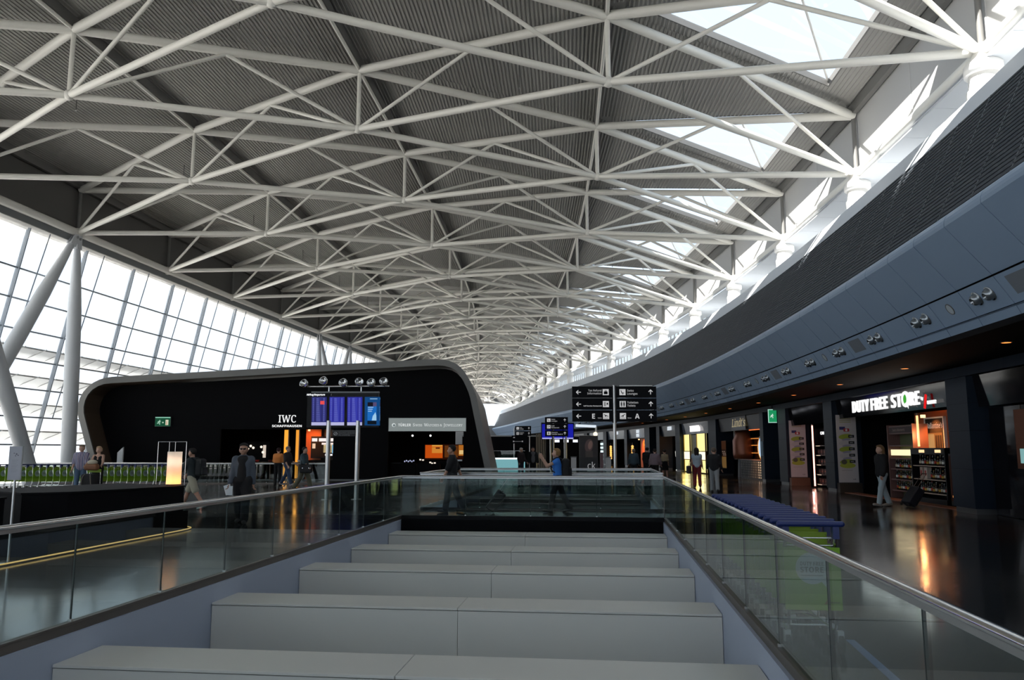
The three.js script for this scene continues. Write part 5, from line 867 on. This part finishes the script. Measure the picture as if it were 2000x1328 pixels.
function person(o) {
  // o: at [x,z], ry, h, label, legs [[thigh, knee, out] left, right], arms [[forward, out, elbow, twist] left, right], lean, head [pitch, yaw], top, sleeve, bottom, legLen, hair ...
  const S = o.h / 1.75, fem = o.fem ? .92 : 1, fine = o.fine ?? .02, lean = o.lean ?? 0;
  const up = (h, x = 0, z = 0) => rotX(V(x, h, z), lean);       // torso points, measured from the pelvis
  const pel = V(0, .95, 0), P = (v) => v.clone().add(pel);
  const waist = P(up(.16)), chest = P(up(.34)), neck = P(up(.50)), headC = P(up(.50)).add(rotX(V(0, .155, .02), lean * .5 + (o.head?.[0] ?? 0)));
  const L = {}, sides = [1, -1];
  sides.forEach((s, k) => {
    const [th, kn, ou] = o.legs?.[k] ?? [0, 0, .04], hip = V(.088 * s, .93, 0), knee = hip.clone().add(rotZ(rotX(V(0, -.43, 0), -th), ou * s)), ank = knee.clone().add(rotZ(rotX(V(0, -.42, 0), -th + kn), ou * s)), toe = ank.clone().add(rotX(V(.02 * s, -.045, .17), (-th + kn) * .55)), heel = ank.clone().add(rotX(V(0, -.045, -.05), (-th + kn) * .55));
    const [fw, ab, el, tw] = o.arms?.[k] ?? [.05, .12, .2, 0], sh = P(up(.435, .168 * s * fem)), d1 = rotX(rotZ(V(0, -1, 0), ab * s), -fw), elb = sh.clone().addScaledVector(d1, .285), d2 = rotX(rotZ(V(0, -1, 0), ab * s - (tw ?? 0) * s), -fw - el), wr = elb.clone().addScaledVector(d2, .245);
    L[k] = { s, hip, knee, ank, toe, heel, sh, elb, wr, d2 };
  });
  const min = Math.min(...[0, 1].flatMap((k) => [L[k].toe.y - .035, L[k].heel.y - .035])); const dy = V(0, -min, 0);
  [pel, waist, chest, neck, headC, ...[0, 1].flatMap((k) => [L[k].hip, L[k].knee, L[k].ank, L[k].toe, L[k].heel, L[k].sh, L[k].elb, L[k].wr])].forEach((p) => p.add(dy));
  const torso = (e) => [[V(.055, 0, 0).add(pel), V(.05, 0, 0).add(waist), .105 + e, .095 * fem + e], [V(-.055, 0, 0).add(pel), V(-.05, 0, 0).add(waist), .105 + e, .095 * fem + e], [V(.05, 0, 0).add(waist), V(.075, 0, 0).add(chest), .095 * fem + e, .11 * fem + e], [V(-.05, 0, 0).add(waist), V(-.075, 0, 0).add(chest), .095 * fem + e, .11 * fem + e], [L[0].sh.clone().add(V(-.02, -.01, 0)), L[1].sh.clone().add(V(.02, -.01, 0)), .062 + e, .062 + e], [chest, neck, .11 + e, .06 + e]];
  const leg = (e, f1 = 1, fl = 0) => [0, 1].flatMap((k) => { const q = L[k], a = [[pel.clone().setX(q.s * .07), q.hip, .10 + e, .098 + e]]; if (f1 <= .5) { const p = q.hip.clone().lerp(q.knee, f1 * 2); a.push([q.hip, p, .092 + e, .075 + e + fl]); } else { const p = q.knee.clone().lerp(q.ank, (f1 - .5) * 2); a.push([q.hip, q.knee, .092 + e, .062 + e], [q.knee, p, .062 + e, .045 + e + fl]); } return a; });
  const arm = (e, f1 = 1) => [0, 1].flatMap((k) => { const q = L[k]; if (f1 <= .5) return [[q.sh, q.sh.clone().lerp(q.elb, f1 * 2), .056 + e, .050 + e]]; const p = q.elb.clone().lerp(q.wr, (f1 - .5) * 2); return [[q.sh, q.elb, .054 + e, .042 + e], [q.elb, p, .042 + e, .031 + e]]; });
  const t = thing('person', o.label, 'person', [o.at[0], 0, o.at[1]], o.ry); t.scale.setScalar(S);
  // body: trunk and limbs, then the finer head and hands, all one mesh
  const bones = [...torso(0), ...leg(0), ...arm(0), [neck.clone().add(V(0, -.03, 0)), headC.clone().add(V(0, -.06, -.01)), .056, .052], ...[0, 1].map((k) => [L[k].heel, L[k].toe, .036, .03])];
  const parts = [capsules(bones, fine, .03)];
  const yaw = o.head?.[1] ?? 0, H = (x, y, z) => headC.clone().add(rotX(rotY(V(x, y, z), yaw), lean * .5 + (o.head?.[0] ?? 0)));
  parts.push(capsules([[H(0, .035, -.012), H(0, .03, .0), .088, .086], [H(.02, -.03, .03), H(-.02, -.03, .03), .068, .068], [H(0, -.085, .055), H(0, -.09, .045), .034, .036], [H(.03, .012, .072), H(-.03, .012, .072), .02, .02], [H(0, .0, .09), H(0, -.028, .105), .010, .017], [H(.02, -.062, .082), H(-.02, -.062, .082), .013, .013], [H(.082, -.005, -.008), H(.084, -.03, -.004), .02, .013], [H(-.082, -.005, -.008), H(-.084, -.03, -.004), .02, .013], [H(0, -.06, -.01), H(0, -.15, -.02), .053, .055]], .009, .018));
  for (const k of [0, 1]) {                                     // hands: palm, four fingers of different length, thumb from the side
    const q = L[k], d = q.d2.clone(), curl = o.curl ?? .5, side = rotY(V(0, 0, 1), 0).addScaledVector(d, -d.z).normalize(), n = V().crossVectors(d, side).normalize().multiplyScalar(q.s), list = [], pc = q.wr.clone().addScaledVector(d, .085);
    list.push([q.wr.clone().addScaledVector(d, -.01), q.wr.clone().addScaledVector(d, .03).addScaledVector(side, .008), .026, .026], [q.wr.clone().addScaledVector(d, .035).addScaledVector(side, -.018), pc.clone().addScaledVector(side, -.028), .017, .013], [q.wr.clone().addScaledVector(d, .035).addScaledVector(side, .012), pc.clone().addScaledVector(side, .028), .018, .013]);
    [.068, .076, .072, .056].forEach((len, j) => { const a = pc.clone().addScaledVector(side, .031 - .0205 * j), b = a.clone().addScaledVector(d, len * .5).addScaledVector(n, -len * .25 * curl), e = b.clone().addScaledVector(d, len * .5 * (1 - curl * .6)).addScaledVector(n, -len * .55 * curl); list.push([a, b, .0095, .009], [b, e, .009, .0075]); });
    const tb = q.wr.clone().addScaledVector(d, .03).addScaledVector(side, .022), t1 = tb.clone().addScaledVector(d, .035).addScaledVector(side, .026).addScaledVector(n, -.012); list.push([tb, t1, .013, .0105], [t1, t1.clone().addScaledVector(d, .03).addScaledVector(side, .004).addScaledVector(n, -.01), .0105, .0085]);
    parts.push(capsules(list, .0062, .006));
  }
  const bodyM = mesh('body', mergeGeometries(parts), skinM[o.skin ?? 'light'], t);
  const eyeM = o.glasses ? M.black : mat(lin(.03, .02, .02), .3);
  if (o.glasses) { mesh('sunglasses', capsules([[H(.045, .008, .088), H(.022, .004, .096), .018, .018], [H(-.045, .008, .088), H(-.022, .004, .096), .018, .018], [H(.02, .012, .098), H(-.02, .012, .098), .006, .006], [H(.06, .012, .08), H(.088, .01, .0), .005, .005], [H(-.06, .012, .08), H(-.088, .01, .0), .005, .005]], .006, .004), M.black, t); }
  else for (const s of sides) mesh('eye', new THREE.SphereGeometry(.011, 8, 6), eyeM, bodyM).position.copy(H(.03 * s, .004, .086));
  const colM = (c, r = .85) => c.isMaterial ? c : mat(c, r);
  // trousers, shorts or skirt
  const bl = o.legLen ?? .97, bm = colM(o.bottom);
  if (o.skirt) mesh('skirt', capsules([...torso(.012).slice(0, 2), [pel.clone().add(V(.05, 0, 0)), pel.clone().add(V(.09, -o.skirt, .02)), .12, .15], [pel.clone().add(V(-.05, 0, 0)), pel.clone().add(V(-.09, -o.skirt, .02)), .12, .15]], fine, .05, (x, y) => Math.max(y - waist.y + .02, pel.y - o.skirt - y)), bm, t);
  else mesh(bl < .6 ? 'shorts' : 'trousers', capsules([...torso(.010).slice(0, 2), ...leg(.012 + (o.loose ?? .004), bl, bl < .6 ? .014 : .012)], fine, .03, (x, y) => y - waist.y + .03), bm, t);
  // top, with or without sleeves
  const tops = torso(.013 + (o.bulk ?? .004)), sl = o.sleeve ?? .4; const low = pel.y + (o.hem ?? -.05);
  mesh(o.jacket ? 'jacket' : 'shirt', capsules(sl ? [...tops, ...arm(.010 + (o.bulk ?? .004), sl)] : tops.slice(0, 4).concat([[L[0].sh.clone().lerp(L[1].sh, .16), L[0].sh.clone().lerp(L[1].sh, .84), .062, .062]]), fine, .03, (x, y, z) => Math.max(low - y, o.scoop ? y - neck.y + .10 - .5 * Math.abs(x) : y - neck.y - .035)), colM(o.top), t);
  if (o.inner) mesh('inner_shirt', capsules([1, -1].map((s) => [waist.clone().add(V(.035 * s, -.16, .045)), chest.clone().add(V(.03 * s, .09, .055)), .084 + (o.bulk ?? 0), .078 + (o.bulk ?? 0)]), fine, .03), colM(o.inner), t);
  const shoeM = colM(o.shoe ?? 0x101010, .6);
  for (const k of [0, 1]) mesh('shoe', capsules([[L[k].heel, L[k].toe, .044, .038], [L[k].heel.clone().add(V(0, .03, .01)), L[k].ank.clone().add(V(0, .0, .0)), .043, .042]], .012, .02), shoeM, t);
  // hair
  const hl = [[H(0, .045, -.022), H(0, .04, -.01), .097, .094], [H(.03, .075, .03), H(-.03, .075, .03), .055, .055]]; if (o.hairLen) for (const s of [-.045, 0, .045]) hl.push([H(s, .02, -.05), H(s * 1.2, -o.hairLen, -.075), .062, .045]); if (o.hairSide) for (const s of sides) hl.push([H(.07 * s, .03, -.01), H(.075 * s, -o.hairSide, -.005), .04, .032]);
  if (!o.bald) mesh('hair', capsules(hl, .012, .03, (x, y, z) => { const v = V(x, y, z).sub(headC); rotX(v, -(lean * .5 + (o.head?.[0] ?? 0))); rotY(v, -yaw); return Math.min(.2, Math.max(v.z - .012 - Math.max(0, (v.y - .055) * 2.2), -1)); }), colM(o.hair ?? 0x1a120c, .8), t);
  t.updateMatrixWorld(true);
  const W = (p) => t.localToWorld(p.clone()); return { t, L, chest, pel, W, S };
}
function suitcase(lab, at, ry, tilt, col, hand) {
  const s = thing('rolling_suitcase', lab, 'suitcase', at, ry); const g = new THREE.Group(); g.name = 'case'; const q = new THREE.Euler(tilt, 0, 0);
  const add = (n, geo, m, x, y, z) => { const o = mesh(n, geo, m, s); o.position.copy(V(x, y, z).applyEuler(q)).add(V(0, .035, 0)); o.rotation.copy(q); return o; };
  add('shell', new RoundedBoxGeometry(.40, .58, .26, 3, .04), mat(col, .55), 0, .34, .0); add('front_pocket', new RoundedBoxGeometry(.32, .34, .05, 2, .02), mat(col, .7), 0, .30, -.14);
  for (const x of [-.10, .10]) add('pull_rod', new THREE.CylinderGeometry(.009, .009, hand, 8).translate(0, hand / 2, 0), M.chrome, x, .6, .08); add('pull_grip', new THREE.CapsuleGeometry(.014, .2, 4, 8).rotateZ(Math.PI / 2), M.black, 0, .6 + hand, .08); add('top_handle', tube([V(-.08, 0, 0), V(-.05, .03, 0), V(.05, .03, 0), V(.08, 0, 0)], .01, 10, 6), M.black, 0, .63, 0);
  for (const x of [-.15, .15]) add('wheel', new THREE.CylinderGeometry(.035, .035, .03, 14).rotateZ(Math.PI / 2), M.rubber, x, 0, .08); return s;
}
function backpack(lab, pr, col, sz = 1) {                       // on the back of a person
  const p = thing('backpack', lab, 'backpack'); const c = pr.W(pr.chest.clone().add(V(0, -.08, -.24))); p.position.copy(c); p.rotation.y = pr.t.rotation.y; p.scale.setScalar(sz);
  const bag = mesh('bag', new RoundedBoxGeometry(.32, .48, .20, 4, .07), mat(col, .8), p); mesh('front_pocket', new RoundedBoxGeometry(.24, .22, .08, 3, .03), mat(col, .75), bag).position.set(0, -.10, -.11); for (const x of [-.1, .1]) mesh('strap', tube([V(x, .2, .08), V(x * 1.15, .27, .2), V(x * 1.25, .18, .345), V(x * 1.25, -.05, .36), V(x * 1.2, -.2, .1)], .016, 20, 6), mat(col, .7), p);
}
const walkL = [[.38, .10, .02], [-.26, .30, .02]], walkR = [[-.26, .30, .02], [.38, .10, .02]], stand = [[.02, .02, .05], [-.03, .05, .05]];
{
  // the couple with the trolley, far left
  const stripe = (() => { const tx = noiseTex(64, (u) => { const k = (u * 10) % 1; return k < .35 ? [60, 70, 120] : k < .5 ? [150, 90, 100] : [190, 190, 205]; }, true); return mat(0xffffff, .85, 0, { map: tx }); })();
  const m1 = person({ at: [-16.1, -30], ry: .35, h: 1.84, label: 'person in striped shirt and blue jeans standing left of the woman in black', legs: stand, arms: [[.35, .12, .7, 0], [.1, .15, .3, 0]], top: stripe, sleeve: .5, hem: -.12, bulk: .02, bottom: lin(.09, .15, .24), hair: 0x6a5a48, shoe: 0x303030, fine: .022 });
  m1.t.children.filter((c) => c.name === 'shirt').forEach((c) => { const p = c.geometry.attributes.position, uv = []; for (let k = 0; k < p.count; k++) uv.push(p.getX(k) * 2.2 + p.getZ(k) * .6, p.getY(k)); c.geometry.setAttribute('uv', new THREE.Float32BufferAttribute(uv, 2)); });
  person({ at: [-15.35, -29.8], ry: .1, h: 1.78, fem: 1, label: 'person with blond hair in black camisole behind a loaded trolley', legs: stand, arms: [[.55, .2, .6, 0], [.55, .2, .6, 0]], top: 0x08080a, sleeve: 0, scoop: 1, hem: -.02, bottom: 0x0c0c10, hair: 0xb89a78, hairLen: .02, shoe: 0x202020, fine: .022 });
  const b1 = thing('handbag', 'brown handbag with pale bundle on the trolley before the woman in black', 'bag', [-15.3, 1.02, -29.25]); mesh('bag', new RoundedBoxGeometry(.5, .24, .26, 4, .09), mat(lin(.22, .09, .04), .6), b1); mesh('bundle', new THREE.SphereGeometry(.13, 14, 10).scale(1.4, .7, 1).translate(.02, .17, 0), mat(lin(.5, .46, .36), .8), b1);
  const b2 = thing('travel_bag', 'black travel bag on the deck of the trolley before the woman', 'bag', [-15.3, .17, -29.2]); mesh('bag', new RoundedBoxGeometry(.48, .6, .5, 4, .08).translate(0, .31, 0), mat(lin(.012, .012, .014), .8), b2); for (const x of [-.1, .1]) mesh('strap', tube([V(x, .6, .2), V(x * 1.4, .5, .27), V(x * 1.8, .2, .27)], .018, 12, 6), mat(lin(.16, .14, .12), .8), b2);
  const b3 = thing('green_board', 'green trolley board behind the brown handbag', 'board', [-15.3, .88, -29.5]); box('plate', .46, .12, .02, 0, 0, 0, M.green, b3, .004); for (const x of [-.2, .2]) bar('post', V(x, 0, -.02), V(x * 1.1, -.86, -.02), .014, M.chrome, b3, 8);
}
{
  const a = person({ at: [-8.95, -22.6], ry: -1.75, h: 1.76, label: 'person in dark tee shirt and beige shorts walking left past the lantern', legs: [[-.38, .25, .02], [.46, .08, .02]], arms: [[.75, .1, .15, 0], [.55, .12, .25, 0]], lean: .08, top: lin(.018, .026, .03), sleeve: .45, hem: -.12, bulk: .02, bottom: lin(.36, .34, .26), legLen: .44, loose: .0, hair: 0x15100c, shoe: lin(.35, .42, .42), skin: 'tan', fine: .018 });
  backpack('dark backpack on the walker in beige shorts', a, lin(.012, .014, .016));
  const s = person({ at: [-6.12, -18.3], ry: .10, h: 1.82, label: 'person in sunglasses, black shirt and open grey jacket walking towards the viewer', legs: [[.24, .10, .02], [-.16, .32, .02]], arms: [[-.12, .10, .12, 0], [.12, .14, .16, 0]], top: lin(.075, .09, .115), jacket: 1, sleeve: .96, bulk: .012, hem: -.16, inner: lin(.006, .006, .007), bottom: lin(.009, .009, .011), loose: .018, hair: 0x0c0a08, glasses: 1, shoe: lin(.03, .03, .03), skin: 'tan', fine: .016, curl: .9 });
  const hp = s.W(s.L[1].wr.clone().addScaledVector(s.L[1].d2, .10)); const pp = thing('paper_sheets', 'folded white papers in the hand of the person in sunglasses', 'papers', [hp.x - .01, hp.y - .04, hp.z + .02]); pp.rotation.z = .3; box('sheet', .15, .22, .006, 0, 0, 0, mat(lin(.75, .8, .84), .8), pp); box('sheet', .14, .2, .006, .03, -.03, .012, mat(lin(.7, .76, .8), .8), pp).rotation.z = -.3;
}
{
  const m = person({ at: [-1.60, -21.5], ry: -1.57, h: 1.80, label: 'person in black crossing the bridge to the left with a case in tow', legs: [[.22, .06, .02], [-.24, .22, .02]], arms: [[.35, .10, .12, 0], [-.5, .12, .10, 0]], top: lin(.008, .008, .01), sleeve: .48, bulk: .018, hem: -.10, bottom: lin(.014, .016, .02), loose: .012, hair: 0x0e0b09, shoe: 0x0a0a0a, skin: 'tan', fine: .016, curl: .9 });
  suitcase('black rolling case towed across the bridge', [-.62, 0, -21.35], -1.57, -.62, lin(.008, .009, .011), .42);
  const w = person({ at: [1.22, -21.5], ry: -1.57, h: 1.72, fem: 1, label: 'person in bright blue top photographing with raised arms on the bridge', legs: [[.30, .08, .02], [-.30, .18, .02]], arms: [[1.15, .06, 1.45, 0], [1.05, .10, 1.5, 0]], lean: .06, head: [-.12, 0], top: lin(.03, .18, .62), sleeve: .12, hem: -.06, bulk: .01, bottom: lin(.010, .012, .016), hair: 0x8a6a42, hairLen: .03, hairSide: .02, shoe: 0x0c0c0c, skin: 'light', fine: .016, curl: .8 });
  backpack('black backpack worn by the person in the blue top', w, lin(.009, .009, .011), 1.05);
  const hp = w.W(w.L[0].wr.clone().add(V(-.1, .12, .05))); const c = thing('small_camera', 'small dark camera held up by the person in the blue top', 'camera', [hp.x, hp.y, hp.z], -1.57); mesh('camera_body', new RoundedBoxGeometry(.12, .075, .035, 3, .01), M.black, c); mesh('lens', new THREE.CylinderGeometry(.026, .028, .035, 16).rotateX(Math.PI / 2).translate(.01, 0, .03), M.grey, c);
}
{
  const w = person({ at: [10.85, -23.6], ry: -1.45, h: 1.80, fem: 1, label: 'person in black jacket and pale jeans pulling a case past the store', legs: [[.26, .06, .02], [-.20, .16, .02]], arms: [[.1, .12, .3, 0], [-.45, .16, .15, 0]], top: lin(.008, .008, .009), jacket: 1, sleeve: .94, bulk: .03, hem: -.16, bottom: lin(.36, .44, .48), hair: 0x7a5a38, hairLen: .12, shoe: lin(.3, .28, .25), fine: .016, curl: .9 });
  suitcase('black rolling case with blue edge pulled past the store entrance', [11.42, 0, -23.4], -1.45, -.66, lin(.01, .012, .02), .5);
  const a = person({ at: [8.1, -35.2], ry: 3.0, h: 1.74, fem: 1, label: 'person with long dark hair, pale top and red trousers seen from behind', legs: [[.10, .04, .02], [-.12, .12, .02]], arms: [[.2, .15, .6, 0], [.1, .18, .4, 0]], top: lin(.38, .45, .52), sleeve: .12, hem: -.10, bulk: .012, bottom: lin(.22, .025, .03), hair: 0x1a0e0a, hairLen: .30, shoe: 0x201010, fine: .02 });
  const hb = thing('handbag', 'dark shoulder bag at the side of the person in red trousers', 'bag', [7.72, .78, -35.1]); mesh('bag', new RoundedBoxGeometry(.16, .34, .36, 4, .05), mat(lin(.03, .014, .018), .6), hb); mesh('strap', tube([V(.02, .16, .1), V(.1, .5, .04), V(.1, .5, -.04), V(.02, .16, -.1)], .01, 16, 6), mat(lin(.03, .014, .018), .6), hb);
  person({ at: [7.85, -31.2], ry: 2.9, h: 1.74, label: 'person in dark jacket with red collar and pale grey trousers seen from behind', legs: [[.16, .06, .02], [-.18, .14, .02]], arms: [[.2, .2, .5, 0], [.1, .2, .4, 0]], top: lin(.012, .012, .014), jacket: 1, sleeve: .9, bulk: .025, hem: -.12, inner: lin(.3, .03, .04), bottom: lin(.28, .29, .30), hair: 0x6a5c50, shoe: 0x181818, fine: .02 });
  person({ at: [7.3, -41], ry: 2.9, h: 1.70, label: 'person in pinkish grey cardigan with diagonal strap, left of the tan jacket', legs: stand, arms: [[.1, .25, .4, 0], [.1, .25, .4, 0]], fem: 1, top: lin(.20, .15, .17), sleeve: .9, bulk: .04, hem: -.06, bottom: 0x0c0a08, hair: 0x2a1c14, shoe: 0x101010, fine: .026 });
  person({ at: [8.75, -46], ry: 3.2, h: 1.66, label: 'person in tan top and dark skirt before the small dark shop', legs: stand, arms: [[.1, .18, .4, 0], [.1, .18, .4, 0]], fem: 1, top: lin(.34, .27, .17), sleeve: .6, hem: -.05, bottom: 0x0a0808, skirt: .45, hair: 0x20140e, fine: .026 });
  person({ at: [6.75, -44.5], ry: 3.0, h: 1.70, label: 'person in blue grey coat beside the amber lamp column', legs: stand, arms: [[.1, .2, .3, 0], [.1, .2, .3, 0]], top: lin(.05, .08, .105), jacket: 1, sleeve: .94, bulk: .035, hem: -.35, bottom: 0x10141a, hair: 0x8a8478, fine: .026 });
  person({ at: [7.25, -43.2], ry: 2.6, h: 1.78, label: 'person all in black leaning before the orange shop wall', legs: stand, arms: [[.3, .2, .6, 0], [.3, .2, .6, 0]], lean: .15, top: 0x060608, sleeve: .94, bulk: .03, hem: -.2, bottom: 0x08080a, hair: 0x0c0a08, fine: .026 });
  person({ at: [1.22, -47], ry: .1, h: 1.80, label: 'person in dark suit standing right of the slim lit post', legs: stand, arms: [[.05, .2, .2, 0], [.05, .2, .2, 0]], top: 0x08090c, jacket: 1, sleeve: .96, bulk: .035, hem: -.22, inner: lin(.12, .12, .13), bottom: 0x08090c, hair: 0x3a3028, fine: .026 });
  person({ at: [.52, -46.5], ry: .8, h: 1.76, label: 'person with white hair in dark clothes left of the slim lit post', legs: stand, arms: [[.15, .2, .5, 0], [.1, .2, .3, 0]], top: lin(.02, .01, .012), sleeve: .9, bulk: .03, hem: -.15, bottom: lin(.012, .014, .03), hair: 0xd0d0d0, fine: .026 });
  person({ at: [-10.95, -37.6], ry: 3.0, h: 1.74, label: 'person in orange top seen from behind before the amber columns', legs: stand, arms: [[.2, .2, .6, 0], [.2, .2, .6, 0]], top: lin(.65, .22, .05), sleeve: .5, hem: .08, bulk: .02, bottom: 0x0a0a0e, hair: 0x2a1010, fine: .026 });
  person({ at: [-10.35, -37.0], ry: 1.3, h: 1.84, label: 'person in dark tee shirt and jeans walking before the orange panel', legs: walkR, arms: [[.3, .15, .6, 0], [.1, .15, .5, 0]], top: lin(.02, .016, .02), sleeve: .5, hem: -.05, bulk: .02, bottom: lin(.03, .055, .11), hair: 0x7a7068, shoe: lin(.3, .28, .28), fine: .024 });
  const q = person({ at: [-8.6, -33.2], ry: 1.45, h: 1.80, label: 'person in blue grey shirt and olive trousers walking right before the showcase', legs: walkL, arms: [[.1, .15, .5, 0], [.3, .15, .6, 0]], top: lin(.035, .065, .08), sleeve: .6, hem: -.02, bulk: .02, bottom: lin(.11, .105, .07), loose: .02, hair: 0x0e0a08, shoe: 0x101010, fine: .022 });
  const sb = thing('shoulder_bag', 'black shoulder bag at the hip of the walker in olive trousers', 'bag', [-8.45, .88, -32.95]); mesh('bag', new RoundedBoxGeometry(.52, .36, .16, 4, .06), mat(lin(.008, .008, .01), .7), sb); for (const x of [-.12, .14]) mesh('buckle', bx(.03, .03, .01), M.chrome, sb).position.set(x, .02, .083); mesh('strap', tube([V(-.2, .15, 0), V(-.16, .5, -.06), V(-.02, .62, -.2)], .014, 14, 6), M.black, sb);
}
renderer.render(scene, camera);
